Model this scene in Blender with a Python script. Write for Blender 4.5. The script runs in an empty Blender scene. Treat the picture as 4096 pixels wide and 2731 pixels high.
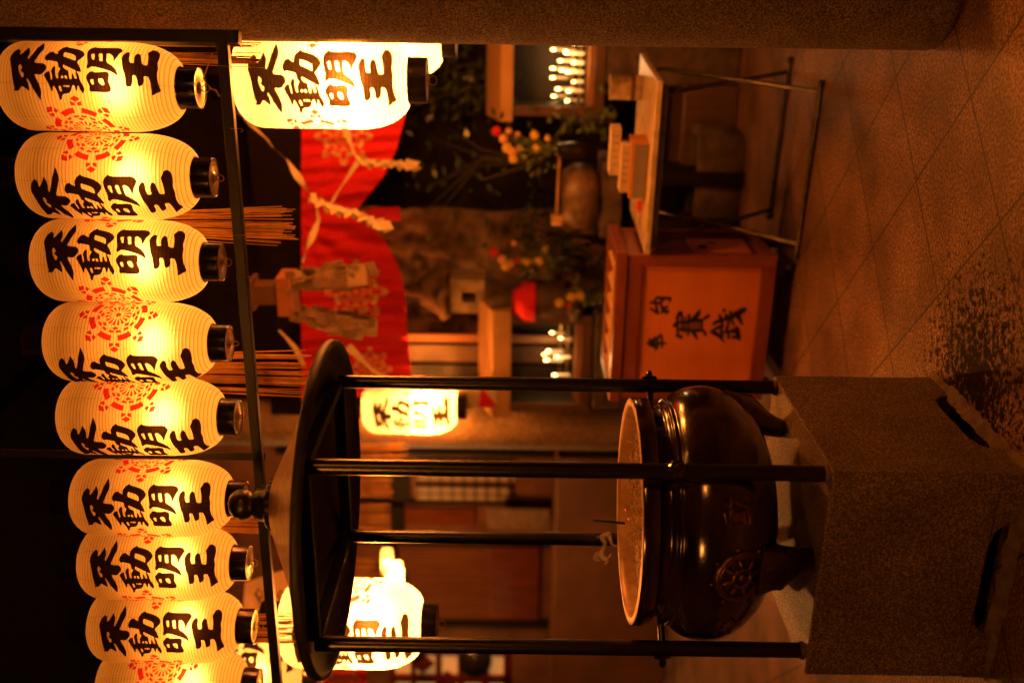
import bpy, bmesh, math, random
from mathutils import Vector, Matrix
from mathutils.geometry import delaunay_2d_cdt
R_ = math.radians
PI = math.pi
rnd = random.Random(7)
C = bpy.data.collections.new('temple'); bpy.context.scene.collection.children.link(C)
sc = bpy.context.scene

# ------------------------------------------------------------------ camera
F, CZ, ROLL = 3982.0, 1.435, R_(0.8)      # focal length in photo pixels, eye height, small roll
cam = bpy.data.cameras.new('camera'); camo = bpy.data.objects.new('camera', cam)
C.objects.link(camo); sc.camera = camo
cam.sensor_width = 36.0; cam.lens = 35.0; cam.clip_start = 0.05; cam.clip_end = 300
cam.dof.use_dof = True; cam.dof.focus_distance = 3.2; cam.dof.aperture_fstop = 1.15
cr, sr = math.cos(ROLL), math.sin(ROLL)
down = Vector((-sr, 0, -cr)); right = Vector((cr, 0, -sr))
# the photograph was taken with the camera turned a quarter turn
M = Matrix.Identity(4)
M.col[0][:3] = Vector((0, 0, -1)) * cr + Vector((1, 0, 0)) * sr
M.col[1][:3] = Vector((1, 0, 0)) * cr - Vector((0, 0, -1)) * sr
M.col[2][:3] = (0, -1, 0); M.col[3][:3] = (0, 0, CZ)
camo.matrix_world = M

# ------------------------------------------------------------------ world, exposure
w = bpy.data.worlds.new('World'); sc.world = w; w.use_nodes = True
wn = w.node_tree; bg = wn.nodes['Background']
sky = wn.nodes.new('ShaderNodeTexSky'); sky.sky_type = 'NISHITA'; sky.sun_disc = False
sky.sun_elevation = R_(-4); sky.sun_rotation = R_(200)
wn.links.new(sky.outputs[0], bg.inputs[0]); bg.inputs[1].default_value = 0.002
sc.view_settings.view_transform = 'Standard'; sc.view_settings.look = 'None'
sc.view_settings.exposure = 0.0; sc.view_settings.gamma = 1.0
sc.render.engine = 'CYCLES'
cy = sc.cycles
cy.use_denoising = True
cy.max_bounces = 8; cy.diffuse_bounces = 3; cy.glossy_bounces = 3; cy.transmission_bounces = 4; cy.transparent_max_bounces = 12
cy.caustics_reflective = False; cy.caustics_refractive = False
cy.sample_clamp_indirect = 4.0
cy.use_light_tree = True
BULB = 9.0            # watts of the bulb in a small lantern
BIGW = 21.0           # how much stronger the bulb of a big lantern is
BULB_COL = (1.0, 0.47, 0.125)

# ------------------------------------------------------------------ layout helpers
ER = Vector((0.927, -0.375, 0)); ED = Vector((0.375, 0.927, 0))   # axes of the temple court
TROT = math.atan2(-0.375, 0.927)
def ray(x, y):
    dx, dy = x - 2048.0, y - 1365.5
    xr = dx * cr + dy * sr; yr = -dx * sr + dy * cr
    return -yr / F, -xr / F
def P(x, y, d):
    a, b = ray(x, y); return Vector((a * d, d, CZ + b * d))
def PL(x, y, c):
    a, b = ray(x, y); d = c / (0.375 * a + 0.927)
    return Vector((a * d, d, CZ + b * d))
def TW(wx, c, z):
    v = ER * wx + ED * c; return Vector((v.x, v.y, z))

# ------------------------------------------------------------------ materials
MATS = {}
def mat(name, col=(0.5, 0.5, 0.5), rough=0.6, metal=0.0, noise=0.0, scale=20.0, bump=0.0, spec=0.5, col2=None, detail=4, coat=0.0):
    m = bpy.data.materials.new(name); m.use_nodes = True; MATS[name] = m
    nt = m.node_tree; b = nt.nodes['Principled BSDF']
    b.inputs['Base Color'].default_value = (*col, 1); b.inputs['Roughness'].default_value = rough
    b.inputs['Metallic'].default_value = metal; b.inputs['Specular IOR Level'].default_value = spec
    if coat: b.inputs['Coat Weight'].default_value = coat; b.inputs['Coat Roughness'].default_value = 0.15
    if noise or bump or col2:
        tc = nt.nodes.new('ShaderNodeTexCoord'); n = nt.nodes.new('ShaderNodeTexNoise')
        n.inputs['Scale'].default_value = scale; n.inputs['Detail'].default_value = detail
        nt.links.new(tc.outputs['Object'], n.inputs['Vector'])
        r = nt.nodes.new('ShaderNodeValToRGB')
        c2 = col2 if col2 else tuple(min(1, c * (1 + noise)) for c in col)
        c1 = col if col2 else tuple(c * (1 - noise) for c in col)
        r.color_ramp.elements[0].position = 0.35; r.color_ramp.elements[1].position = 0.65
        r.color_ramp.elements[0].color = (*c1, 1); r.color_ramp.elements[1].color = (*c2, 1)
        nt.links.new(n.outputs['Fac'], r.inputs['Fac']); nt.links.new(r.outputs['Color'], b.inputs['Base Color'])
        if bump:
            bp = nt.nodes.new('ShaderNodeBump'); bp.inputs['Strength'].default_value = bump; bp.inputs['Distance'].default_value = 0.01
            nt.links.new(n.outputs['Fac'], bp.inputs['Height']); nt.links.new(bp.outputs['Normal'], b.inputs['Normal'])
    return m
def granite(name, dark, light, scale=260.0, rough=0.55, spots=(0.02, 0.02, 0.02), bump=0.12):
    m = bpy.data.materials.new(name); m.use_nodes = True; MATS[name] = m
    nt = m.node_tree; b = nt.nodes['Principled BSDF']; b.inputs['Roughness'].default_value = rough
    tc = nt.nodes.new('ShaderNodeTexCoord')
    v = nt.nodes.new('ShaderNodeTexNoise'); v.inputs['Scale'].default_value = scale; v.inputs['Detail'].default_value = 5; v.inputs['Roughness'].default_value = 0.8
    n = nt.nodes.new('ShaderNodeTexNoise'); n.inputs['Scale'].default_value = 5; n.inputs['Detail'].default_value = 5
    for k in (v, n): nt.links.new(tc.outputs['Object'], k.inputs['Vector'])
    r = nt.nodes.new('ShaderNodeValToRGB'); e = r.color_ramp.elements
    e[0].position = 0.43; e[0].color = (*spots, 1); e[1].position = 0.585; e[1].color = (*light, 1)
    k = e.new(0.52); k.color = (*dark, 1)
    nt.links.new(v.outputs['Fac'], r.inputs['Fac'])
    mx = nt.nodes.new('ShaderNodeMix'); mx.data_type = 'RGBA'; mx.blend_type = 'MULTIPLY'; mx.inputs['Factor'].default_value = 0.8
    r2 = nt.nodes.new('ShaderNodeValToRGB'); r2.color_ramp.elements[0].position = 0.3; r2.color_ramp.elements[1].position = 0.7
    r2.color_ramp.elements[0].color = (0.55, 0.5, 0.45, 1); r2.color_ramp.elements[1].color = (1, 1, 1, 1)
    nt.links.new(n.outputs['Fac'], r2.inputs['Fac'])
    nt.links.new(r.outputs['Color'], mx.inputs['A']); nt.links.new(r2.outputs['Color'], mx.inputs['B'])
    nt.links.new(mx.outputs['Result'], b.inputs['Base Color'])
    bp = nt.nodes.new('ShaderNodeBump'); bp.inputs['Strength'].default_value = bump; bp.inputs['Distance'].default_value = 0.004
    nt.links.new(v.outputs['Fac'], bp.inputs['Height']); nt.links.new(bp.outputs['Normal'], b.inputs['Normal'])
    return m
def wood(name, c1, c2, rough=0.5, scale=(3, 60, 3), coat=0.0):
    m = bpy.data.materials.new(name); m.use_nodes = True; MATS[name] = m
    nt = m.node_tree; b = nt.nodes['Principled BSDF']; b.inputs['Roughness'].default_value = rough
    b.inputs['Coat Weight'].default_value = coat
    tc = nt.nodes.new('ShaderNodeTexCoord'); mp = nt.nodes.new('ShaderNodeMapping'); mp.inputs['Scale'].default_value = scale
    n = nt.nodes.new('ShaderNodeTexNoise'); n.inputs['Scale'].default_value = 1.0; n.inputs['Detail'].default_value = 6; n.inputs['Distortion'].default_value = 0.6
    nt.links.new(tc.outputs['Object'], mp.inputs['Vector']); nt.links.new(mp.outputs['Vector'], n.inputs['Vector'])
    r = nt.nodes.new('ShaderNodeValToRGB'); r.color_ramp.elements[0].position = 0.3; r.color_ramp.elements[1].position = 0.7
    r.color_ramp.elements[0].color = (*c1, 1); r.color_ramp.elements[1].color = (*c2, 1)
    nt.links.new(n.outputs['Fac'], r.inputs['Fac']); nt.links.new(r.outputs['Color'], b.inputs['Base Color'])
    bp = nt.nodes.new('ShaderNodeBump'); bp.inputs['Strength'].default_value = 0.15; bp.inputs['Distance'].default_value = 0.003
    nt.links.new(n.outputs['Fac'], bp.inputs['Height']); nt.links.new(bp.outputs['Normal'], b.inputs['Normal'])
    return m
def emit(name, col, s):
    m = bpy.data.materials.new(name); m.use_nodes = True; nt = m.node_tree
    b = nt.nodes['Principled BSDF']; b.inputs['Base Color'].default_value = (*col, 1)
    b.inputs['Emission Color'].default_value = (*col, 1); b.inputs['Emission Strength'].default_value = s
    return m

def paper_mat(name, pitch, z_off=0.0, trans=0.0, col=(0.43, 0.232, 0.066), hot=0.15):
    """washi on bamboo hoops: mostly translucent, a little see-through, dark hoop lines"""
    m = bpy.data.materials.new(name); m.use_nodes = True; nt = m.node_tree; N = nt.nodes; L = nt.links
    N.remove(N['Principled BSDF']); out = N['Material Output']
    tc = N.new('ShaderNodeTexCoord'); sx = N.new('ShaderNodeSeparateXYZ'); L.new(tc.outputs['Object'], sx.inputs[0])
    def math_(op, a, b=None, clamp=False):
        q = N.new('ShaderNodeMath'); q.operation = op; q.use_clamp = clamp
        for i, v in enumerate((a, b)):
            if v is None: continue
            if isinstance(v, (int, float)): q.inputs[i].default_value = v
            else: L.new(v, q.inputs[i])
        return q.outputs[0]
    fr = math_('FRACT', math_('ADD', math_('DIVIDE', sx.outputs['Z'], pitch), 0.5))
    ds = math_('ABSOLUTE', math_('SUBTRACT', fr, 0.5))
    hoop = math_('LESS_THAN', ds, 0.075)
    ang = math_('ARCTAN2', sx.outputs['X'], sx.outputs['Y'])
    sf = math_('ABSOLUTE', math_('SUBTRACT', math_('FRACT', math_('ADD', math_('DIVIDE', ang, PI / 4), 0.03)), 0.5))
    seam = math_('LESS_THAN', sf, 0.012)
    n = N.new('ShaderNodeTexNoise'); n.inputs['Scale'].default_value = 22; n.inputs['Detail'].default_value = 6
    L.new(tc.outputs['Object'], n.inputs['Vector'])
    mott = math_('MULTIPLY_ADD', n.outputs['Fac'], 0.22); N[-1].inputs[2].default_value = 0.88
    dark = math_('SUBTRACT', 1.0, math_('MULTIPLY', hoop, 0.70))
    dark = math_('MULTIPLY', dark, math_('SUBTRACT', 1.0, math_('MULTIPLY', seam, 0.22)))
    dark = math_('MULTIPLY', dark, mott)
    cm = N.new('ShaderNodeVectorMath'); cm.operation = 'SCALE'; cm.inputs[0].default_value = col; L.new(dark, cm.inputs['Scale'])
    tl = N.new('ShaderNodeBsdfTranslucent'); L.new(cm.outputs[0], tl.inputs['Color'])
    df = N.new('ShaderNodeBsdfDiffuse'); L.new(cm.outputs[0], df.inputs['Color'])
    tr = N.new('ShaderNodeBsdfTransparent'); tr.inputs['Color'].default_value = (0.95, 0.49, 0.19, 1)
    rf = N.new('ShaderNodeBsdfRefraction'); rf.inputs['IOR'].default_value = 1.4; rf.inputs['Roughness'].default_value = 0.75
    cm2 = N.new('ShaderNodeVectorMath'); cm2.operation = 'SCALE'; cm2.inputs[0].default_value = (0.9, 0.64, 0.34); L.new(dark, cm2.inputs['Scale']); L.new(cm2.outputs[0], rf.inputs['Color'])
    m1 = N.new('ShaderNodeMixShader'); m1.inputs[0].default_value = 0.22; L.new(tl.outputs[0], m1.inputs[1]); L.new(df.outputs[0], m1.inputs[2])
    m0 = N.new('ShaderNodeMixShader'); m0.inputs[0].default_value = hot; L.new(m1.outputs[0], m0.inputs[1]); L.new(rf.outputs[0], m0.inputs[2])
    m2 = N.new('ShaderNodeMixShader'); m2.inputs[0].default_value = trans; L.new(m0.outputs[0], m2.inputs[1]); L.new(tr.outputs[0], m2.inputs[2])
    L.new(m2.outputs[0], out.inputs[0])
    return m
def ink_mat(name, filt, base, mixf=0.5):
    m = bpy.data.materials.new(name); m.use_nodes = True; nt = m.node_tree; N = nt.nodes; L = nt.links
    N.remove(N['Principled BSDF']); out = N['Material Output']
    tr = N.new('ShaderNodeBsdfTransparent'); tr.inputs['Color'].default_value = (*filt, 1)
    df = N.new('ShaderNodeBsdfDiffuse'); df.inputs['Color'].default_value = (*base, 1)
    mx = N.new('ShaderNodeMixShader'); mx.inputs[0].default_value = mixf
    L.new(tr.outputs[0], mx.inputs[1]); L.new(df.outputs[0], mx.inputs[2]); L.new(mx.outputs[0], out.inputs[0])
    return m

PITCH = 0.0107
m_paper = paper_mat('lantern_paper', PITCH)
m_paper_big = paper_mat('bright_lantern_paper', PITCH, trans=0.24, col=(0.30, 0.235, 0.13), hot=0.12)
m_ink = ink_mat('black_ink', (0.034, 0.018, 0.009), (0.012, 0.009, 0.008), 0.5)
m_red_ink = ink_mat('red_ink', (1.0, 0.07, 0.10), (0.5, 0.02, 0.02), 0.25)
m_lacquer = mat('black_lacquer', (0.012, 0.010, 0.009), 0.22, spec=0.6)
m_plate = mat('cap_plate', (0.62, 0.55, 0.42), 0.35, metal=0.6, noise=0.2, scale=30)
m_iron = mat('black_iron', (0.012, 0.010, 0.009), 0.36, noise=0.35, scale=35, bump=0.05, spec=0.6)
m_post = mat('painted_pipe', (0.008, 0.007, 0.006), 0.30, noise=0.5, scale=60, bump=0.06, spec=0.7)
m_bronze = mat('dark_bronze', (0.009, 0.0055, 0.004), 0.17, metal=0.15, scale=6, bump=0.07, spec=0.75, coat=0.5, col2=(0.052, 0.025, 0.011), detail=8)
m_relief = mat('bronze_highlight', (0.16, 0.085, 0.035), 0.3, metal=0.7, noise=0.3, scale=40)  # reliefs lighter than the pot, in place of highlights on their edges
m_rim = mat('lit_bronze_rim', (0.60, 0.40, 0.23), 0.45, metal=0.2, noise=0.25, scale=14)  # pale lip colour stands in for light on the inner wall
m_roofmetal = mat('brown_copper_sheet', (0.32, 0.17, 0.085), 0.42, metal=0.4, noise=0.3, scale=25, bump=0.03)
m_ash = mat('ash', (0.55, 0.43, 0.30), 0.95, noise=0.35, scale=90, bump=0.5)
m_incbits = mat('burnt_incense', (0.55, 0.40, 0.25), 0.9, noise=0.5, scale=60)
m_incgreen = mat('incense_green', (0.03, 0.05, 0.03), 0.8)
m_ember = emit('ember', (1.0, 0.10, 0.04), 0.9)
m_plinth = granite('plinth_granite', (0.20, 0.14, 0.092), (0.56, 0.43, 0.29), 185, 0.5, (.05, .04, .03))
m_pillar_lit = granite('lit_pillar_stone', (0.34, 0.24, 0.15), (0.52, 0.39, 0.25), 60, 0.8, (.2, .14, .09), bump=0.3)  # paler copy of the pillar stone, brightened for the lantern's light
m_pillar = granite('pillar_granite', (0.20, 0.16, 0.125), (0.36, 0.29, 0.22), 150, 0.75, bump=0.5)
m_stone = mat('old_stone', (0.075, 0.05, 0.034), 0.85, noise=0.45, scale=12, bump=0.5)
m_stone_l = mat('pale_stone', (0.30, 0.24, 0.17), 0.85, noise=0.35, scale=10, bump=0.4)
m_rock = mat('mossy_rock', (0.12, 0.075, 0.04), 0.9, noise=0.75, scale=7, bump=0.8)
m_frame = mat('black_timber', (0.010, 0.006, 0.005), 0.42, noise=0.4, scale=30, bump=0.05)
m_darkwood = wood('dark_timber', (0.006, 0.0035, 0.0022), (0.017, 0.009, 0.005), 0.6)
m_midwood = wood('brown_timber', (0.22, 0.09, 0.03), (0.36, 0.16, 0.06), 0.55)
m_boxframe = wood('box_frame_wood', (0.15, 0.036, 0.010), (0.27, 0.068, 0.018), 0.38, coat=0.2)
m_boxpanel = wood('box_panel_wood', (0.66, 0.20, 0.035), (0.76, 0.25, 0.05), 0.5, (2, 2, 9))
m_lightwood = wood('pale_wood', (0.50, 0.30, 0.14), (0.62, 0.40, 0.2), 0.5)
m_black = mat('black_paint', (0.01, 0.009, 0.008), 0.5)
m_rubber = mat('black_rubber', (0.012, 0.012, 0.012), 0.6)
m_table = mat('table_top_laminate', (0.62, 0.52, 0.38), 0.4, noise=0.18, scale=18)
m_pipe = mat('steel_pipe', (0.10, 0.085, 0.07), 0.35, metal=0.7, noise=0.3, scale=30)
m_tin = mat('tin', (0.60, 0.50, 0.36), 0.34, metal=0.5, noise=0.3, scale=20)
m_card = mat('card_box', (0.66, 0.55, 0.4), 0.7, noise=0.1, scale=10)
m_card2 = mat('orange_box', (0.55, 0.24, 0.07), 0.6)
m_print = mat('grey_print', (0.25, 0.22, 0.2), 0.8)
m_straw = mat('rice_straw', (0.86, 0.50, 0.16), 0.7, noise=0.35, scale=8)
m_white = mat('white_paper', (0.82, 0.70, 0.50), 0.8, noise=0.1, scale=10)
m_oldpaper = mat('aged_paper', (0.27, 0.20, 0.125), 0.85, noise=0.2, scale=14)
m_red = mat('red_cloth', (0.80, 0.014, 0.03), 0.8, noise=0.12, scale=60, bump=0.1)
m_cream = mat('cream_dye', (0.88, 0.68, 0.40), 0.85)
m_leaf = mat('dark_leaf', (0.03, 0.05, 0.012), 0.25, noise=0.4, scale=5)
m_leaf2 = mat('fresh_leaf', (0.08, 0.12, 0.025), 0.5, noise=0.4, scale=5)
m_fy = mat('yellow_petals', (0.82, 0.62, 0.14), 0.7, noise=0.2, scale=60)
m_fp = mat('pink_petals', (0.82, 0.52, 0.40), 0.7, noise=0.2, scale=60)
m_fr = mat('red_petals', (0.65, 0.02, 0.03), 0.7)
m_wax = mat('candle_wax', (0.95, 0.85, 0.65), 0.5)
m_flame = emit('flame', (1.0, 0.55, 0.15), 18.0)
m_wall = mat('brown_plaster', (0.26, 0.11, 0.045), 0.8, noise=0.25, scale=4)
m_shoji = mat('shoji_paper', (0.62, 0.50, 0.34), 0.8)
m_mortar = mat('mortar', (0.15, 0.105, 0.065), 0.9, noise=0.3, scale=30, bump=0.4)
m_nearblack = mat('near_black_board', (.008, .0035, .002), .8, spec=.15, noise=.4, scale=10)  # near-black boards; also paints the shade under the stone bench
m_darkwood2 = wood('smoked_timber', (0.06, 0.03, 0.014), (0.11, 0.055, 0.026), 0.55)
m_gold = mat('brass', (0.45, 0.28, 0.08), 0.35, metal=0.9)

# ------------------------------------------------------------------ mesh builder
class MB:
    def __init__(s): s.v = []; s.f = []; s.sm = []
    def add(s, vs, fs, smooth=False):
        o = len(s.v); s.v += [Vector(p) for p in vs]
        for f in fs: s.f.append(tuple(i + o for i in f)); s.sm.append(smooth)
        return s
    def box(s, c, size, rz=0.0, R=None):
        hx, hy, hz = size[0] / 2, size[1] / 2, size[2] / 2
        vs = [Vector((x, y, z)) for x in (-hx, hx) for y in (-hy, hy) for z in (-hz, hz)]
        q = R if R is not None else Matrix.Rotation(rz, 3, 'Z')
        vs = [Vector(c) + q @ v for v in vs]
        return s.add(vs, [(0, 1, 3, 2), (4, 6, 7, 5), (0, 4, 5, 1), (2, 3, 7, 6), (0, 2, 6, 4), (1, 5, 7, 3)])
    def box2(s, a, b):
        a, b = Vector(a), Vector(b); return s.box((a + b) / 2, [abs(b[i] - a[i]) for i in range(3)])
    def tube(s, pts, rad, n=10, cap=True, smooth=True):
        pts = [Vector(p) for p in pts]; k = len(pts)
        rad = [rad] * k if isinstance(rad, (int, float)) else rad
        rings = []; up = Vector((0.13, 0.21, 1)).normalized()
        for i, p in enumerate(pts):
            t = (pts[min(i + 1, k - 1)] - pts[max(i - 1, 0)]).normalized()
            if abs(t.dot(up)) > 0.95: u = t.cross(Vector((1, 0, 0))).normalized()
            else: u = t.cross(up).normalized()
            v = t.cross(u)
            rings.append([p + (u * math.cos(2 * PI * j / n) + v * math.sin(2 * PI * j / n)) * rad[i] for j in range(n)])
        vs = [q for r in rings for q in r]; fs = []
        for i in range(k - 1):
            for j in range(n):
                a = i * n + j; b = i * n + (j + 1) % n; fs.append((a, b, b + n, a + n))
        s.add(vs, fs, smooth)
        if cap:
            s.add(rings[0], [tuple(range(n))[::-1]]); s.add(rings[-1], [tuple(range(n))])
        return s
    def lathe(s, prof, c=(0, 0, 0), n=48, smooth=True, close=True):
        c = Vector(c); vs = []; fs = []; k = len(prof)
        for r, z in prof:
            for j in range(n):
                a = 2 * PI * j / n; vs.append(c + Vector((r * math.cos(a), r * math.sin(a), z)))
        for i in range(k - 1):
            for j in range(n):
                a = i * n + j; b = i * n + (j + 1) % n; fs.append((a, b, b + n, a + n))
        return s.add(vs, fs, smooth)
    def ball(s, c, r, n=12, m=8, sq=(1, 1, 1)):
        prof = [(max(1e-4, math.sin(PI * i / m)) , -math.cos(PI * i / m)) for i in range(m + 1)]
        vs = []; fs = []
        for rr, z in prof:
            for j in range(n):
                a = 2 * PI * j / n
                vs.append(Vector(c) + Vector((rr * math.cos(a) * sq[0], rr * math.sin(a) * sq[1], z * sq[2])) * r)
        for i in range(m):
            for j in range(n):
                a = i * n + j; b = i * n + (j + 1) % n; fs.append((a, b, b + n, a + n))
        return s.add(vs, fs, True)
    def tbox(s, w0, w1, c0, c1, z0, z1):
        vs = [TW(x, y, z) for x in (w0, w1) for y in (c0, c1) for z in (z0, z1)]
        return s.add(vs, [(0, 1, 3, 2), (4, 6, 7, 5), (0, 4, 5, 1), (2, 3, 7, 6), (0, 2, 6, 4), (1, 5, 7, 3)])
    def slab(s, x0, y0, x1, y1, c, th):
        """a board facing the court: opposite corners, distance of its face, thickness"""
        a, b = PL(x0, y0, c), PL(x1, y1, c)
        return s.tbox(min(a.dot(ER), b.dot(ER)), max(a.dot(ER), b.dot(ER)), c, c + th, min(a.z, b.z), max(a.z, b.z))
    def build(s, name, m, parent=None, world=False, bev=0.0, seg=2, label=None):
        me = bpy.data.meshes.new(name)
        vs = s.v; loc = Vector((0, 0, 0))
        if parent is None:
            lo = [min(v[i] for v in vs) for i in range(3)]; hi = [max(v[i] for v in vs) for i in range(3)]
            loc = Vector(((lo[0] + hi[0]) / 2, (lo[1] + hi[1]) / 2, lo[2]))
        elif world: loc = WL(parent)
        me.from_pydata([tuple(v - loc) for v in vs], [], s.f)
        me.polygons.foreach_set('use_smooth', s.sm); me.materials.append(m); me.update()
        o = bpy.data.objects.new(name, me); C.objects.link(o)
        if parent is not None: o.parent = parent
        else: o.location = loc
        if bev:
            b = o.modifiers.new('bevel', 'BEVEL'); b.width = bev; b.segments = seg; b.limit_method = 'ANGLE'; b.angle_limit = R_(40)
        if label: o['label'] = label
        return o
def WL(o):
    l = Vector((0, 0, 0))
    while o is not None: l += o.location; o = o.parent
    return l
def thing(name, label, cat, loc, rz=0.0, group=None):
    o = bpy.data.objects.new(name, None); C.objects.link(o); o.location = loc; o.rotation_euler = (0, 0, rz)
    o.empty_display_size = 0.1
    return tag(o, label, cat, group)
def tag(o, label, cat, group=None):
    o['label'] = label; o['category'] = cat
    if group: o['group'] = group
    return o
def struct(o, kind='structure'): o['kind'] = kind; return o
def copy_tree(o, parent=None):
    c = o.copy(); C.objects.link(c); c.parent = parent
    for ch in [q for q in bpy.data.objects if q.parent == o]: copy_tree(ch, c)
    return c

# ------------------------------------------------------------------ ground
def floor_mat():
    m = bpy.data.materials.new('paving'); m.use_nodes = True; nt = m.node_tree; N = nt.nodes; L = nt.links; b = N['Principled BSDF']
    tc = N.new('ShaderNodeTexCoord'); mp = N.new('ShaderNodeMapping'); mp.vector_type = 'TEXTURE'
    mp.inputs['Location'].default_value = (0.791, 3.137, 0); mp.inputs['Rotation'].default_value = (0, 0, R_(25.3))
    L.new(tc.outputs['Object'], mp.inputs['Vector'])
    br = N.new('ShaderNodeTexBrick'); br.offset = 0; br.inputs['Scale'].default_value = 1.0; br.inputs['Brick Width'].default_value = 0.463
    br.inputs['Row Height'].default_value = 0.463; br.inputs['Mortar Size'].default_value = 0.0046; br.inputs['Mortar Smooth'].default_value = 0.2
    br.inputs['Color1'].default_value = (0.85, 0.85, 0.85, 1); br.inputs['Color2'].default_value = (1.1, 1.08, 1.05, 1); br.inputs['Mortar'].default_value = (0.05, 0.04, 0.035, 1)
    L.new(mp.outputs['Vector'], br.inputs['Vector'])
    n = N.new('ShaderNodeTexNoise'); n.inputs['Scale'].default_value = 95; n.inputs['Detail'].default_value = 3; L.new(tc.outputs['Object'], n.inputs['Vector'])
    n2 = N.new('ShaderNodeTexNoise'); n2.inputs['Scale'].default_value = 3.2; n2.inputs['Detail'].default_value = 6; L.new(tc.outputs['Object'], n2.inputs['Vector'])
    r = N.new('ShaderNodeValToRGB'); e = r.color_ramp.elements; e[0].position = 0.38; e[0].color = (0.07, 0.036, 0.022, 1); e[1].position = 0.62; e[1].color = (0.44, 0.255, 0.15, 1)
    k = e.new(0.5); k.color = (0.20, 0.115, 0.066, 1)
    L.new(n.outputs['Fac'], r.inputs['Fac'])
    r2 = N.new('ShaderNodeValToRGB'); r2.color_ramp.elements[0].position = 0.32; r2.color_ramp.elements[1].position = 0.62
    r2.color_ramp.elements[0].color = (0.38, 0.34, 0.32, 1); r2.color_ramp.elements[1].color = (1, 1, 1, 1); L.new(n2.outputs['Fac'], r2.inputs['Fac'])
    def mul(a, c):
        q = N.new('ShaderNodeMix'); q.data_type = 'RGBA'; q.blend_type = 'MULTIPLY'; q.inputs['Factor'].default_value = 1
        L.new(a, q.inputs['A']); L.new(c, q.inputs['B']); return q.outputs['Result']
    col = mul(mul(r.outputs['Color'], r2.outputs['Color']), br.outputs['Color'])
    # soot-black stain beside the plinth
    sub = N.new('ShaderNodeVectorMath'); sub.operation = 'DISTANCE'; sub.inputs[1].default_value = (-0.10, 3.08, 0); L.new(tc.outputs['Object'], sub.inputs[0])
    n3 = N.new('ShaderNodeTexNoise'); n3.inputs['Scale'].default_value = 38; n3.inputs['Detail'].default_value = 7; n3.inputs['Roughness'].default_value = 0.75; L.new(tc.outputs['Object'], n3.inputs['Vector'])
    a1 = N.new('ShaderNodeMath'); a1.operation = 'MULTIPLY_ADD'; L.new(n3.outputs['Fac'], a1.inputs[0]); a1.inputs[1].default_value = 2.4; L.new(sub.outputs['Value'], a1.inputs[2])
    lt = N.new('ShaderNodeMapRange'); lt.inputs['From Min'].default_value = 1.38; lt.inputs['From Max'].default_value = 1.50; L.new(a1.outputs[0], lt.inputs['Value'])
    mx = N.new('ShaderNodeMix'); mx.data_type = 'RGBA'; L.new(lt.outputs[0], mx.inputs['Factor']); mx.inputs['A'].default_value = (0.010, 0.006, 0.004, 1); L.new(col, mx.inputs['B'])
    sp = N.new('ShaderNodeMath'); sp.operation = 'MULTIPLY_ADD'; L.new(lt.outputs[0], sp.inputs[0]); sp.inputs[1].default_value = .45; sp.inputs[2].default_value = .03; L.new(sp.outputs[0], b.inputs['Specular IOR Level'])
    L.new(mx.outputs['Result'], b.inputs['Base Color']); b.inputs['Roughness'].default_value = 0.5
    bp = N.new('ShaderNodeBump'); bp.inputs['Strength'].default_value = 0.3; bp.inputs['Distance'].default_value = 0.004
    L.new(n.outputs['Fac'], bp.inputs['Height']); L.new(bp.outputs['Normal'], b.inputs['Normal'])
    return m
g = MB(); g.add([(-40, -20, 0), (40, -20, 0), (40, 60, 0), (-40, 60, 0)], [(0, 1, 2, 3)])
o = g.build('pavement', floor_mat()); o.location = (0, 0, 0)
o.data.transform(Matrix.Translation((0, 20, 0))); struct(o)

# ------------------------------------------------------------------ polygon lettering tools
def inside(p, loops):
    c = False
    for lp in loops:
        n = len(lp); j = n - 1
        for i in range(n):
            if (lp[i][1] > p[1]) != (lp[j][1] > p[1]) and p[0] < (lp[j][0] - lp[i][0]) * (p[1] - lp[i][1]) / (lp[j][1] - lp[i][1]) + lp[i][0]: c = not c
            j = i
    return c
def smooth_loop(lp, it=1):
    for _ in range(it):
        q = []
        for i in range(len(lp)):
            a, b = lp[i], lp[(i + 1) % len(lp)]
            q += [(a[0] * .8 + b[0] * .2, a[1] * .8 + b[1] * .2), (a[0] * .2 + b[0] * .8, a[1] * .2 + b[1] * .8)]
        lp = q
    return lp
def fill(loops, grid):
    """triangles of an outline with holes, with inner points so that it can follow a curved surface"""
    vs = []; es = []
    for lp in loops:
        o = len(vs); vs += [Vector((p[0], p[1])) for p in lp]; es += [(o + i, o + (i + 1) % len(lp)) for i in range(len(lp))]
    if grid:
        x0 = min(v.x for v in vs); x1 = max(v.x for v in vs); y0 = min(v.y for v in vs); y1 = max(v.y for v in vs)
        nx = int((x1 - x0) / grid) + 1; ny = int((y1 - y0) / grid) + 1
        for i in range(1, nx):
            for j in range(1, ny):
                p = (x0 + i * grid, y0 + j * grid)
                if inside(p, loops): vs.append(Vector(p))
    V, E, Fc = delaunay_2d_cdt(vs, es, [], 0, 1e-7)[:3]
    tri = []
    for f in Fc:
        c = sum((V[i] for i in f), Vector((0, 0))) / len(f)
        if inside(c, loops): tri.append(tuple(f))
    return V, tri
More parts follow.
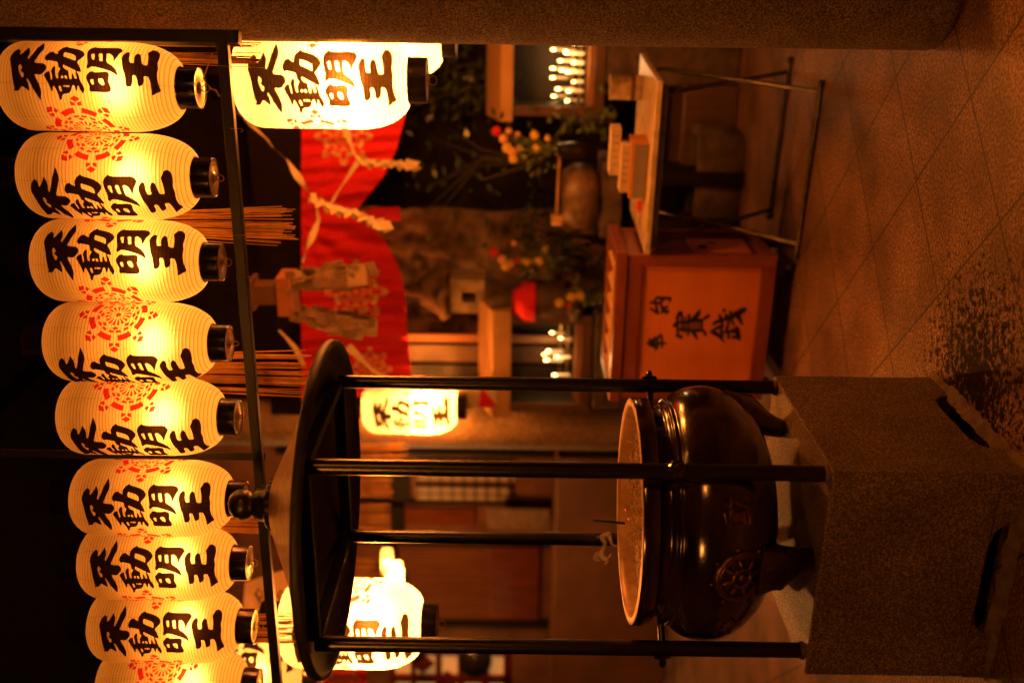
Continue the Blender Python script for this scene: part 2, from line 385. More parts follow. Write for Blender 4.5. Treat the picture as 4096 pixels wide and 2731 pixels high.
def stroke_loop(pts, wd):
    """a brush stroke: polyline with a width at each point -> outline"""
    n = len(pts); wd = [wd] * n if isinstance(wd, (int, float)) else wd
    if len(wd) != n: wd = [wd[0] + (wd[-1] - wd[0]) * i / (n - 1) for i in range(n)]
    P2 = [Vector(p) for p in pts]; l = []; r = []
    for i in range(n):
        t = (P2[min(i + 1, n - 1)] - P2[max(i - 1, 0)]).normalized(); nn = Vector((-t.y, t.x)) * wd[i] / 2
        l.append(P2[i] + nn); r.append(P2[i] - nn)
    t0 = (P2[1] - P2[0]).normalized() * wd[0] * .35; t1 = (P2[-1] - P2[-2]).normalized() * wd[-1] * .35
    return [tuple(q) for q in [P2[0] - t0] + l + [P2[-1] + t1] + r[::-1]]

# traced outlines of the four brush characters (quarter-turned pixel tracing of the seventh lantern)
INK = [
 [[(190,218),(215,245),(222,290),(218,340),(285,265),(330,175),(358,260),(355,320),(335,380),(345,415),(360,395),(400,310),(465,175),(540,55),(550,130),(548,215),(515,285),(470,375),(428,468),(500,478),(560,480),(595,505),(610,545),(600,585),(560,630),(525,650),(440,638),(470,690),(530,790),(555,850),(545,940),(500,890),(440,830),(380,740),(345,690),(340,720),(375,780),(388,850),(330,815),(285,790),(265,795),(240,835),(205,840),(165,835),(175,805),(160,780),(130,680),(115,590),(95,480),(75,420),(85,350),(110,300),(150,245)],
  [(225,497),(255,520),(265,550),(245,585),(270,618),(295,630),(285,690),(250,660),(228,610),(212,540)]],
 [[(575,385),(590,340),(625,290),(680,272),(710,300),(752,325),(752,280),(770,235),(820,185),(880,152),(890,178),(960,195),(1050,225),(1110,265),(1142,315),(1130,365),(1080,415),(1040,458),(1070,510),(1100,570),(1110,618),(1042,600),(1060,630),(1085,690),(1110,745),(1150,795),(1168,830),(1145,878),(1100,830),(1068,775),(1062,835),(1048,848),(1035,830),(1025,800),(1010,780),(985,790),(980,835),(950,868),(850,878),(845,930),(820,932),(795,880),(755,820),(725,780),(715,800),(712,860),(680,815),(640,750),(600,690),(575,655),(600,620),(640,595),(655,600),(670,650),(690,722),(700,690),(690,640),(675,600),(690,550),(725,522),(740,545),(738,600),(755,690),(785,700),(780,650),(775,625),(800,580),(810,560),(780,545),(775,500),(765,460),(680,440),(630,430),(605,442),(585,425)],
  [(840,282),(900,300),(970,325),(1012,355),(1015,440),(960,412),(880,380),(835,360)],
  [(845,503),(905,533),(975,568),(1030,592),(1030,640),(1048,700),(1020,702),(1005,660),(990,622),(975,650),(975,705),(950,705),(935,660),(930,600),(905,580),(865,565),(840,530)],
  [(820,668),(850,660),(860,690),(830,698)], [(870,660),(900,662),(918,700),(887,700)], [(795,788),(825,790),(850,845),(825,850),(805,820)], [(862,782),(886,779),(886,800),(870,800)], [(893,780),(950,782),(950,800),(900,803)]],
 [[(1275,157),(1305,180),(1380,185),(1500,182),(1600,182),(1655,200),(1678,245),(1655,290),(1610,350),(1585,410),(1562,455),(1555,400),(1535,345),(1500,312),(1450,310),(1452,380),(1460,465),(1520,500),(1585,555),(1620,620),(1632,670),(1590,640),(1520,605),(1420,572),(1320,540),(1250,533),(1225,545),(1205,572),(1180,550),(1175,520),(1192,490),(1180,420),(1170,340),(1172,270),(1200,215)],
  [(1230,318),(1280,312),(1280,425),(1255,415),(1238,375)], [(1337,310),(1392,310),(1395,385),(1405,445),(1360,440),(1345,390)]],
 [[(1275,592),(1280,612),(1350,612),(1430,605),(1490,612),(1510,645),(1505,690),(1500,730),(1520,770),(1548,820),(1535,855),(1490,862),(1420,862),(1330,855),(1245,855),(1230,820),(1235,790),(1200,740),(1175,690),(1185,655),(1225,605)],
  [(1238,715),(1285,708),(1300,775),(1265,770)], [(1345,705),(1415,698),(1447,780),(1390,775)]],
 [[(1750,258),(1775,280),(1778,330),(1770,390),(1788,462),(1838,458),(1835,400),(1838,340),(1865,285),(1900,270),(1922,290),(1935,370),(1950,468),(2020,472),(2022,380),(2020,270),(2010,215),(2045,160),(2085,95),(2145,85),(2172,130),(2172,200),(2158,290),(2140,370),(2150,480),(2140,560),(2140,640),(2155,730),(2175,800),(2200,850),(2190,875),(2140,890),(2115,908),(2082,905),(2090,870),(2075,800),(2055,720),(2030,655),(1975,655),(1985,730),(1970,775),(1920,802),(1900,760),(1890,700),(1868,648),(1825,655),(1838,740),(1825,780),(1800,802),(1748,800),(1740,750),(1720,640),(1690,560),(1675,480),(1665,380),(1690,310)]],
]
LR, LH = 0.134, 0.536
def unroll(x, y):
    a, b = ray(340 + x / 4.2, 2150 + y / 4.2); X0, D0 = -0.812, 3.577
    A = a * a + 1; B = -2 * (a * X0 + D0); Cc = X0 * X0 + D0 * D0 - LR * LR
    t = (-B - math.sqrt(max(0, B * B - 4 * A * Cc))) / (2 * A)
    return math.atan2(a * t - X0, -(t - D0)), b * t - 0.988
INK_UV = [[[unroll(*p) for p in smooth_loop(lp)] for lp in ch] for ch in INK]
allt = [p[0] for ch in INK_UV for lp in ch for p in lp]; tmid = (min(allt) + max(allt)) / 2
INK_UV = [[[(p[0] - tmid, p[1]) for p in lp] for lp in ch] for ch in INK_UV]

def wheel_loops():
    """eight-spoked wheel crest as separate flat shapes in a unit disc"""
    L = []
    def pol(r, a): return (r * math.cos(a), r * math.sin(a))
    for k in range(8):
        a = k * PI / 4; t = Vector((math.cos(a), math.sin(a))); n = Vector((-t.y, t.x))
        q = lambda r, s: tuple(t * r + n * s)
        L.append([q(1.0, 0), q(.92, .12), q(.85, 0), q(.92, -.12)])
        for s in (1, -1):
            L.append([q(.77, .025 * s), q(.76, .125 * s), q(.875, .135 * s), q(.83, .03 * s)][::s])
        b0, b1 = a + R_(7.5), a + PI / 4 - R_(7.5)
        L.append([pol(.715, b0 + (b1 - b0) * i / 6) for i in range(7)] + [pol(.575, b1 - (b1 - b0) * i / 6) for i in range(7)])
        for h in (0, 1):
            c0 = a + h * PI / 8 + R_(3.5); c1 = a + (h + 1) * PI / 8 - R_(3.5)
            L.append([pol(.515, c0), pol(.515, c1), pol(.455, c1 - R_(1.5) * (1 - h)), pol(.45, c0 + R_(2) * h)])
            c = a + h * PI / 8 + PI / 16
            L.append([pol(.13, c - .03), pol(.315, c - .115), pol(.315, c + .115), pol(.13, c + .03)])
        L.append([q(.44, 0), q(.39, .085), q(.345, 0), q(.39, -.085)])
    L.append([pol(.065, i * PI / 6) for i in range(12)])
    return L
WHEEL = wheel_loops()

# ------------------------------------------------------------------ paper lanterns
def prof_r(z, bot=0.30, top=0.17, cap=0.465):
    t = z / LH
    def sh(u): u = min(1, max(0, u)); return cap + (1 - cap) * (1 - (1 - u) ** 2.2) ** (1 / 1.75)
    return LR * min(sh(t / bot), sh((1 - t) / top))
def make_lantern(name='paper_lantern'):
    root = thing(name, 'x', 'lantern', (0, 0, 0))
    m = MB(); rows = []; n = int(LH / PITCH); n4 = n * 4
    for i in range(n4 + 1):
        z = LH * i / n4; u = (z / PITCH + 0.5) % 1.0
        scal = -0.0011 * (1 - min(1, abs(u - 0.5) / 0.28))
        rows.append((prof_r(z) + scal, z))
    m.lathe(rows, n=72)
    m.build('paper_shade', m_paper, root)
    def wrap(V, off, t0=0.0):
        out = []
        for v in V:
            r = prof_r(v.y) + off; a = v.x + t0
            out.append((r * math.sin(a), -r * math.cos(a), v.y))
        return out
    for side in (0.0, PI):
        ink = MB()
        for ch in INK_UV:
            V, T = fill(ch, 0.05); ink.add(wrap(V, 0.0016, side), T)
        ink.build('brush_lettering', m_ink, root)
    for side in (PI / 2, -PI / 2):
        wh = MB(); RW = 0.128
        for lp in WHEEL:
            V, T = fill([[(p[0] * RW / LR, 0.275 + p[1] * RW) for p in lp]], 0.12); wh.add(wrap(V, 0.0014, side), T)
        wh.build('wheel_crest', m_red_ink, root)
    cr_ = LR * 0.465
    for zz, top in ((0.0, False), (LH, True)):
        c = MB()
        if not top: c.lathe([(cr_ - .004, .012), (cr_ + .0015, .010), (cr_ + .0015, -.004), (cr_, -.006), (cr_, -.054), (cr_ - .0012, -.057), (cr_ - .004, -.057), (cr_ - .004, -.050)], n=48)
        else: c.lathe([(cr_ - .004, LH - .012), (cr_ + .0015, LH - .010), (cr_ + .0015, LH + .004), (cr_, LH + .006), (cr_, LH + .075), (cr_ - .003, LH + .077), (0.0001, LH + .077)], n=48)
        cap = c.build('cap', m_lacquer, root)
        if not top:
            p = MB(); p.lathe([(cr_ - .0045, -.0545), (.022, -.0548), (.018, -.058), (.010, -.062), (.0001, -.062)], n=40)
            for k in (0.6, 0.6 + PI): p.lathe([(.003, -.0546), (.003, -.0566), (.0001, -.0566)], (0.04 * math.cos(k), .04 * math.sin(k), 0), 8)
            p.build('end_plate', m_plate, cap)
            q = MB(); q.tube([Vector((.012 * math.cos(a), 0, -.074 + .012 * math.sin(a))) for a in [2 * PI * i / 20 for i in range(21)]], .0016, 6)
            q.build('hanging_ring', m_gold, cap)
    lt = bpy.data.lights.new('bulb_light', 'POINT'); lt.energy = BULB; lt.color = BULB_COL; lt.shadow_soft_size = 0.05
    lo = bpy.data.objects.new('bulb', lt); C.objects.link(lo); lo.parent = root; lo.location = (0, 0, LH * 0.36)
    return root
lantern0 = make_lantern()
used = [False]
def place_lantern(name, x, y, d, psi, label, group, sxy=1.0, sz=1.0, power=1.0, zb=None):
    o = lantern0 if not used[0] else copy_tree(lantern0); used[0] = True
    p = P(x, y, d); o.location = p; o.name = name
    o.rotation_euler = (0, 0, math.atan2(-p.x, p.y) + R_(psi)); o.scale = (sxy, sxy, sz)
    tag(o, label, 'lantern', group)
    if power != 1.0:
        for ch in [q for q in bpy.data.objects if q.parent == o and q.name.startswith('paper_shade')]:
            if sxy > 1: ch.material_slots[0].link = 'OBJECT'; ch.material_slots[0].material = m_paper_big
        for ch in [q for q in bpy.data.objects if q.parent == o and q.type == 'LIGHT']:
            ch.data = ch.data.copy(); ch.data.energy = BULB * power
    return o
ROWG = 'lanterns hanging in the front row'
D1 = 3.05
def drow(y): return D1 * 167 / (167 - 0.0130 * (y - 357))
row = [(727, 353, 24.5, 'rightmost front lantern by the right granite pillar, tied to the rail with a cord', 1.0),
       (786, 711, -31, 'second lantern from the right pillar in the front row, red wheel on its right edge', 1.0),
       (821, 1048, 14, 'third lantern from the right pillar, black lettering right of its centre', 1.0),
       (852, 1372, -50, 'fourth lantern from the right pillar, its whole red wheel crest facing front', 1.0),
       (888, 1666, -45, 'fifth lantern from the right pillar, just right of the black divider post', 1.0),
       (920, 1993, -14, 'lantern just left of the divider post, behind the ball finial of the canopy', 0.9),
       (936, 2249, -10, 'second lantern left of the divider post, lettering fully in view', 0.9),
       (959, 2502, -13, 'third lantern left of the divider post, with chain links under its pale end plate', 0.9),
       (979, 2738, -62, 'leftmost lantern of the front row, cut by the photo edge, red wheel in view', 0.9)]
row_obj = []
for (x, y, psi, lab, pw) in row:
    row_obj.append(place_lantern('paper_lantern', x, y, drow(y), psi, lab, ROWG, power=pw))
BIG = 'larger lanterns hanging behind the front row'
place_lantern('paper_lantern', 1637, 322, 3.85, 0, 'bright larger lantern beside the right pillar, below the front row', BIG, 1.40, 1.24, BIGW * 1.35)
place_lantern('paper_lantern', 1768, 158, 4.75, 60, 'lantern mostly hidden behind the right pillar, only its rounded corner showing', BIG, 1.40, 1.24, BIGW * 1.35)
place_lantern('paper_lantern', 1690, 2494, 4.25, -27, 'bright larger lantern at the left, half covered by the round metal canopy', BIG, 1.40, 1.12, BIGW)
place_lantern('paper_lantern', 1828, 1624, 6.75, -20, 'small looking far lantern in front of the lit far stone pillar', BIG, 1.44, 1.18, BIGW * 1.2)
place_lantern('paper_lantern', 1222, 2700, 5.0, 40, 'lantern at the left edge glowing behind the leftmost front lanterns', BIG, 1.40, 1.24, BIGW * .14)
# unseen lanterns added to light the plinth, burner and floor
place_lantern('paper_lantern', 0, 0, 1, 0, 'added unseen lantern left of the viewer, lighting plinth and burner', 'lanterns added out of view', 1.4, 1.24, BIGW * 2.4).location = (-1.9, 0.4, 2.3)
place_lantern('paper_lantern', 0, 0, 1, 0, 'added unseen lantern behind the viewer on the right, lighting the burner', 'lanterns added out of view', 1.4, 1.24, BIGW * .7).location = (1.3, -0.2, 2.2)
place_lantern('paper_lantern', 0, 0, 1, 0, 'added unseen lantern right of the big granite pillar, lighting the floor', 'lanterns added out of view', 1.4, 1.24, BIGW * 1.7).location = (2.3, 3.6, 2.2)

# ------------------------------------------------------------------ lantern rack of black bars
fr = thing('lantern_rack', 'black timber rack of rail and posts carrying the front row of lanterns', 'rack', (0.93, 3.0, 0))
A = P(890, 150, 2.99); B = P(1112, 2760, drow(2760) - 0.03)
B2 = A + (B - A) * 1.12
m = MB(); dv = (B2 - A).normalized(); sv = Vector((dv.y, -dv.x, 0)).normalized()
def bar(m, a, b, wd, ht):
    t = (b - a).normalized(); s_ = Vector((t.y, -t.x, 0))
    if s_.length < .1: s_ = Vector((1, 0, 0))
    s_ = s_.normalized(); u = s_.cross(t)
    vs = [e + s_ * i * wd / 2 + u * j * ht / 2 for e in (a, b) for (i, j) in ((-1, -1), (1, -1), (1, 1), (-1, 1))]
    m.add(vs, [(3, 2, 1, 0), (4, 5, 6, 7), (0, 1, 5, 4), (1, 2, 6, 5), (2, 3, 7, 6), (3, 0, 4, 7)])
bar(m, A, B2, .032, .034); m.build('rail', m_frame, fr, True, bev=.003)
e0 = P(960, 153, 3.0); m = MB(); m.box2((e0.x - .02, e0.y - .018, e0.z), (e0.x + .02, e0.y + .022, 4.1)); m.build('post', m_frame, fr, True, bev=.003)
e1 = P(1060, 1828, drow(1828) + .02); m = MB(); m.box2((e1.x - .013, e1.y - .0, e1.z), (e1.x + .013, e1.y + .03, 4.1)); m.build('post', m_frame, fr, True, bev=.003)
m = MB(); t0 = Vector((A.x, A.y + .05, 4.05)); t1 = Vector((B2.x, B2.y + .05, 4.05)); bar(m, t0, t1, .07, .09); m.build('top_rail', m_black, fr, True, bev=.004)
for (x, y) in ((905, 265), (948, 515), (965, 940), (1010, 1108), (1035, 1570), (1115, 2660)):
    q = MB(); p = P(x, y, drow(y) - .035)
    q.tube([p + Vector((0, 0, .02)), p + Vector((0, 0, -.012)), p + Vector((-.006, -.004, -.02)), p + Vector((-.012, -.002, -.012))], .0013, 6)
    q.build('hook', m_gold, fr, True)
# cord that ties the first lantern to the rail
q = MB(); r0 = WL(row_obj[0]) + Vector((0, 0, -.085)); r1 = P(878, 385, 3.03)
q.tube([r0, r0 * .6 + r1 * .4 + Vector((.004, 0, -.006)), r1], .0035, 6); q.tube([r0 + Vector((.008, 0, .01)), r0 + Vector((.03, .0, .02)), P(850, 215, 3.05)], .002, 6)
tag(q.build('tie_cord', m_straw), 'straw cord tying the rightmost front lantern to the black rail', 'cord')

# ------------------------------------------------------------------ straw rope with hanging straw tassels behind the front row
def tassel(cx, cy, zlo, zhi, half, n, label, group, spread=1.15, dvec=dv):
    m = MB()
    n = int(n * .8); k_ = max(4, n // 7); cl = [-1 + 2 * (j + .5) / k_ + rnd.uniform(-.12, .12) for j in range(k_)]
    for i in range(n):
        s = rnd.choice(cl) + rnd.gauss(0, .06); dpt = rnd.uniform(-.02, .02)
        top = Vector((cx, cy, zhi)) + dvec * s * half * .8 + Vector((0, dpt, 0))
        bot = Vector((cx, cy, zlo + rnd.uniform(0, .06) + (rnd.random() < .12) * rnd.uniform(0, .1))) + dvec * (s * half * spread + rnd.uniform(-.012, .012)) + Vector((0, dpt + rnd.uniform(-.02, .02), 0))
        mid = top.lerp(bot, .55) + Vector((rnd.uniform(-.006, .006), rnd.uniform(-.006, .006), 0))
        r = rnd.uniform(.0013, .0026); m.tube([top, mid, bot], [r, r, r * .8], 5, False)
    return tag(m.build('straw_tassel', m_straw), label, 'tassel', group)
TG = 'straw tassels behind the front lanterns'
for (x, y, half, n, lab) in ((1050, 205, .055, 34, 'straw tassel at the right pillar, hanging in front of the bright larger lantern'),
                             (1188, 908, .055, 60, 'straw tassel hanging between the second and third lantern from the pillar'),
                             (1258, 1492, .07, 75, 'straw tassel hanging behind the fourth and fifth lantern, ending behind the canopy edge'),
                             (1190, 2085, .05, 45, 'straw tassel behind the ball finial of the canopy'),
                             (1200, 2515, .065, 50, 'straw tassel at the left, in front of the half covered larger lantern')):
    p = P(x, y, drow(y) + .17); tassel(p.x, p.y, p.z, 2.78, half, n, lab, TG)
rp = MB(); ra, rb = P(0, 330, 3.2), P(0, 2800, 3.95)
ra.z = rb.z = 2.80
pts = [ra.lerp(rb, i / 60) for i in range(61)]
for ph in (0, PI):
    rp.tube([p + Vector((0, math.cos(i * .9 + ph), math.sin(i * .9 + ph))) * .018 for i, p in enumerate(pts)], .022, 8)
tag(rp.build('straw_rope', m_straw), 'thick twisted straw rope running behind the tops of the front lanterns', 'rope')

# ------------------------------------------------------------------ granite plinth and incense burner
PC = Vector((-0.544, 3.182, 0)); BC = Vector((-0.530, 3.175, 0)); PH = 0.545; PS = 0.3425
pl = MB()
pl.box((0, 0, (PH + .075) / 2), (2 * PS, 2 * PS, PH - .075))
pln = thing('granite_plinth', 'square speckled granite plinth under the incense burner, arched notches at its foot', 'plinth', PC, R_(-21))
pm = pl.build('block', m_plinth, pln, bev=.006)
for k in range(4):      # feet with curved brackets that round the notches
    q = Matrix.Rotation(k * PI / 2, 3, 'Z'); ft = MB()
    hw = .15
    out = [(-PS, 0), (-PS, .0748), (-PS + hw + .07, .0748), (-PS + hw + .035, .068), (-PS + hw + .015, .05), (-PS + hw + .004, .02), (-PS + hw, 0)]
    n = len(out)
    vs = [q @ Vector((x, y, z)) for y in (-PS, -PS + hw) for (x, z) in out]
    ft.add(vs, [tuple(range(n))[::-1], tuple(range(n, 2 * n))] + [(i, (i + 1) % n, n + (i + 1) % n, n + i) for i in range(n)])
    o2 = [(PS - p[0] - PS - PS, p[1]) for p in out]
    vs = [q @ Vector((-PS + .0006 if False else x, y, z)) for x in (-PS + .0005, -PS + hw - .01) for (y, z) in [(-PS + hw, .0747), (-PS + hw + .07, .0747), (-PS + hw + .035, .068), (-PS + hw + .015, .05), (-PS + hw + .004, .02), (-PS + hw, 0)]]
    ft.add(vs, [tuple(range(6)), tuple(range(6, 12))[::-1]] + [(i, (i + 1) % 6, 6 + (i + 1) % 6, 6 + i) for i in range(6)])
    ft.build('foot', m_plinth, pln)
# mortar bed around the foot
mo = MB(); nn = 96; ring = []
for i in range(nn):
    a = 2 * PI * i / nn; c_, s_ = math.cos(a), math.sin(a); k = 1 / max(abs(c_), abs(s_))
    ro = PS * k * .97; j1 = .012 + .022 * rnd.random(); ring.append((Vector((c_ * ro, s_ * ro,   .020 + .012 * rnd.random())), Vector((c_ * (ro + j1 * .5), s_ * (ro + j1 * .5), .013)), Vector((c_ * (ro + j1 + .015), s_ * (ro + j1 + .015), -.002))))
q = Matrix.Rotation(R_(-21), 3, 'Z')
vs = [PC + q @ p for t in ring for p in t]; fs = []
for i in range(nn):
    for j in range(2):
        a = i * 3 + j; b = ((i + 1) % nn) * 3 + j; fs.append((a, b, b + 1, a + 1))
mo.add(vs, fs, True); struct(mo.build('mortar_bed', m_mortar))

# canopy on four pipes
cn = thing('burner_canopy', 'round brown metal canopy with black rim and ball finial on four black pipes', 'canopy', (BC.x, BC.y, PH), R_(-21))
z0 = -PH
posts = [(-.30, -.30), (.30, -.30), (.30, .30), (-.30, .30)]
ZR = 2.004 - PH
for (px, py) in posts:
    m = MB(); m.tube([(px, py, .002), (px, py, ZR + .01)], .0232, 20)
    po = m.build('pipe', m_post, cn)
    m = MB(); m.lathe([(.027, .0), (.027, .008), (.0233, .012)], (px, py, 0), 20); m.build('collar', m_mortar, po)
    d = Vector((px, py, 0)).normalized(); zc = .425
    m = MB(); m.tube([Vector((px, py, zc)) - d * .02, Vector((px, py, zc)) - d * (.4243 - .335)], .011, 10); m.build('tie_rod', m_post, po)
    m = MB(); c = Vector((px, py, zc)) + d * .0235
    t1 = Vector((-d.y, d.x, 0)); up = Vector((0, 0, 1)); nseg = 20
    rings = []
    for (r, h) in ((.022, 0), (.026, .002), (.022, .007), (.010, .009), (.009, .013), (.012, .018), (.010, .026), (.005, .031), (.0005, .033)):
        rings.append([c + d * h + (t1 * math.cos(2 * PI * j / nseg) + up * math.sin(2 * PI * j / nseg)) * r * (1 + (.06 * math.cos(j * PI) if r > .02 else 0)) for j in range(nseg)])
    vs = [p for rr in rings for p in rr]; fs = [(i * nseg + j, i * nseg + (j + 1) % nseg, (i + 1) * nseg + (j + 1) % nseg, (i + 1) * nseg + j) for i in range(len(rings) - 1) for j in range(nseg)]
    m.add(vs, fs, False); m.build('rosette_nut', m_bronze, po)
m_sootiron0 = mat('blackened_iron', (.011, .010, .009), .6, noise=.5, scale=30, bump=.1)
m = MB(); m.lathe([(.523, ZR + .015), (.47, ZR + .030), (.40, ZR + .051), (.32, ZR + .078), (.25, ZR + .107), (.19, ZR + .134), (.14, ZR + .157), (.11, ZR + .171), (.085, ZR + .180), (.06, ZR + .183)], n=96)
m.build('roof_sheet', m_roofmetal, cn)
m = MB(); m.lathe([(.520, ZR + .018), (.527, ZR + .014), (.530, ZR + .008), (.528, ZR - .010), (.520, ZR - .014), (.508, ZR - .010), (.505, ZR + .000), (.45, ZR + .016), (.3, ZR + .065), (.12, ZR + .145), (.0001, ZR + .165)], n=96)
m.build('rim', m_sootiron0, cn)
m_sootiron = mat('sooty_iron', (.008, .007, .006), .8, noise=.5, scale=30, bump=.1)
for k in range(4):
    p, q = Vector((*posts[k], ZR + .012)), Vector((*posts[(k + 1) % 4], ZR + .012))
    m = MB(); m.box((p + q) / 2, ((q - p).length - .05, .03, .036), math.atan2((q - p).y, (q - p).x)); m.build('brace', m_sootiron, cn, bev=.002)
m = MB(); m.lathe([(.078, ZR + 0.1600), (.080, ZR + 0.1678), (.080, ZR + 0.1939), (.074, ZR + 0.1992), (.058, ZR + 0.2026), (.055, ZR + 0.2157), (.052, ZR + 0.2374), (.040, ZR + 0.2427), (.038, ZR + 0.2522), (.046, ZR + 0.2609), (.051, ZR + 0.2809), (.046, ZR + 0.3027), (.030, ZR + 0.3201), (.008, ZR + 0.3279), (.0001, ZR + 0.3288)], n=40)
fin = m.build('finial', m_iron, cn)
m = MB()
for i in range(20):
    a = 2 * PI * i / 20; m.box((.0805 * math.cos(a), .0805 * math.sin(a), ZR + 0.1809), (.004, .010, .022), a)
m.build('fluted_band', m_iron, fin)

# the pot
bn = thing('incense_burner', 'round black bronze incense burner on three legs with raised wheel and character reliefs', 'incense burner', (BC.x, BC.y, PH))
Z = lambda z: z + .035 - PH
body = [(.001, Z(.585)), (.12, Z(.588)), (.22, Z(.602)), (.30, Z(.635)), (.355, Z(.685)), (.388, Z(.74)), (.398, Z(.785)), (.395, Z(.825)), (.386, Z(.858)), (.374, Z(.880)), (.362, Z(.894)), (.354, Z(.901)), (.3525, Z(.906)), (.356, Z(.910)), (.354, Z(.915)), (.346, Z(.918)), (.343, Z(.923)), (.338, Z(.930)), (.330, Z(.936)), (.329, Z(.968))]
def dens(pr, k=4):
    out = []
    for i in range(len(pr) - 1):
        p0, p1, p2, p3 = pr[max(i - 1, 0)], pr[i], pr[i + 1], pr[min(i + 2, len(pr) - 1)]
        for j in range(k):
            t = j / k
            out.append(tuple(.5 * (2 * p1[q] + (p2[q] - p0[q]) * t + (2 * p0[q] - 5 * p1[q] + 4 * p2[q] - p3[q]) * t * t + (3 * p1[q] - p0[q] - 3 * p2[q] + p3[q]) * t ** 3) for q in (0, 1)))
    return out + [pr[-1]]
bodyd = dens(body)
m = MB(); m.lathe(bodyd, n=128); pb = m.build('body', m_bronze, bn)
def pot_r(z):
    for i in range(len(bodyd) - 1):
        if bodyd[i][1] <= z <= bodyd[i + 1][1] and bodyd[i + 1][1] < Z(.9): 
            t = (z - bodyd[i][1]) / max(1e-6, bodyd[i + 1][1] - bodyd[i][1]); return bodyd[i][0] + t * (bodyd[i + 1][0] - bodyd[i][0])
    return .39
m = MB(); m.lathe([(.329, Z(.966)), (.352, Z(.968)), (.357, Z(.973)), (.357, Z(1.014)), (.354, Z(1.0195))], n=128); m.build('rim_band', m_bronze, bn)
m = MB(); m.lathe([(.354, Z(1.0195)), (.350, Z(1.021)), (.333, Z(1.021)), (.329, Z(1.0185)), (.327, Z(1.0)), (.325, Z(.93))], n=128); m.build('rim_lip', m_rim, bn)
m = MB(); rows = []
prof = []
nr, na = 26, 80; vs = []; fs = []
for i in range(nr + 1):
    for j in range(na):
        r = .326 * i / nr; a = 2 * PI * j / na
        x, y = r * math.cos(a), r * math.sin(a)
        hump = .022 * math.exp(-((x - .02) ** 2 / .04 + (y + .02) ** 2 / .03)) + rnd.uniform(0, .006)
        vs.append((x, y, Z(.966) + hump))
for i in range(nr):
    for j in range(na):
        fs.append((i * na + j, i * na + (j + 1) % na, (i + 1) * na + (j + 1) % na, (i + 1) * na + j))
m.add(vs, fs, True); m.build('ash_bed', m_ash, bn)
for ang in (R_(18), R_(-110), R_(138)):
    m = MB(); d = Vector((math.cos(ang), math.sin(ang), 0)); pts = []; rs = []
    for (r, z, rad) in ((.29, .70, .095), (.315, .665, .088), (.315, .63, .070), (.300, .60, .054), (.286, .57, .042), (.277, .54, .034), (.272, .519, .031), (.271, .5115, .030)):
        pts.append(d * r + Vector((0, 0, Z(z)))); rs.append(rad)
    m.tube(pts, rs, 24); m.build('leg', m_bronze, bn)
# raised wheel and characters on the belly
def belly(u, v, ang, zc, off):
    z = zc + v; r = pot_r(z) + off; a = ang + u / .39
    return Vector((r * math.cos(a), r * math.sin(a), z))
def relief_wheel(ang, zc, R0):
    m = MB()
    for rr, t in ((1.0, .0085), (.87, .005), (.36, .0065)):
        m.tube([belly(R0 * rr * .80 * math.cos(k), R0 * rr * .80 * math.sin(k), ang, zc, .003) for k in [2 * PI * i / 40 for i in range(41)]], t, 8, False)
    for k in range(8):
        a = k * PI / 4 + .2
        m.ball(belly(R0 * .95 * math.cos(a), R0 * .95 * math.sin(a), ang, zc, .004), .007, 8, 6)
        c0 = belly(R0 * .33 * math.cos(a), R0 * .33 * math.sin(a), ang, zc, .004); c1 = belly(R0 * .5 * math.cos(a), R0 * .5 * math.sin(a), ang, zc, .006); c2 = belly(R0 * .66 * math.cos(a), R0 * .66 * math.sin(a), ang, zc, .004)
        m.tube([c0, c1, c2], [.003, .009, .002], 6)
    m.ball(belly(0, 0, ang, zc, .0), .014, 12, 8)
    return m.build('wheel_relief', m_relief, bn)
def relief_char(ang, zc, S, strokes):
    m = MB()
    for st in strokes:
        m.tube([belly((p[0] - .5) * S, (p[1] - .5) * S, ang, zc, .0025) for p in st], .0078 * S / .08, 8)
    return m.build('character_relief', m_relief, bn)
CH_MOVE = [[(.06, .88), (.42, .97)], [(.0, .72), (.5, .76)], [(.1, .62), (.42, .64), (.4, .4), (.1, .38), (.1, .62)], [(.1, .51), (.41, .52)], [(.25, .95), (.25, .05)], [(.04, .24), (.48, .28)], [(0, .04), (.5, .1)], [(.55, .72), (.95, .76), (.9, .2), (.8, .06), (.7, .14)], [(.73, .98), (.72, .6), (.52, .04)]]
CH_NOT = [[(.05, .85), (.95, .9)], [(.55, .88), (.35, .6), (.02, .35)], [(.5, .66), (.5, .0)], [(.6, .6), (.95, .35)]]
CH_KING = [[(.15, .9), (.85, .92)], [(.2, .52), (.8, .54)], [(.02, .05), (.98, .07)], [(.5, .92), (.5, .05)]]
zb = Z(.76)
relief_wheel(R_(-109), Z(.742), .092)
relief_char(R_(-80), Z(.762), .082, CH_MOVE)
relief_char(R_(-138), Z(.76), .082, CH_NOT)

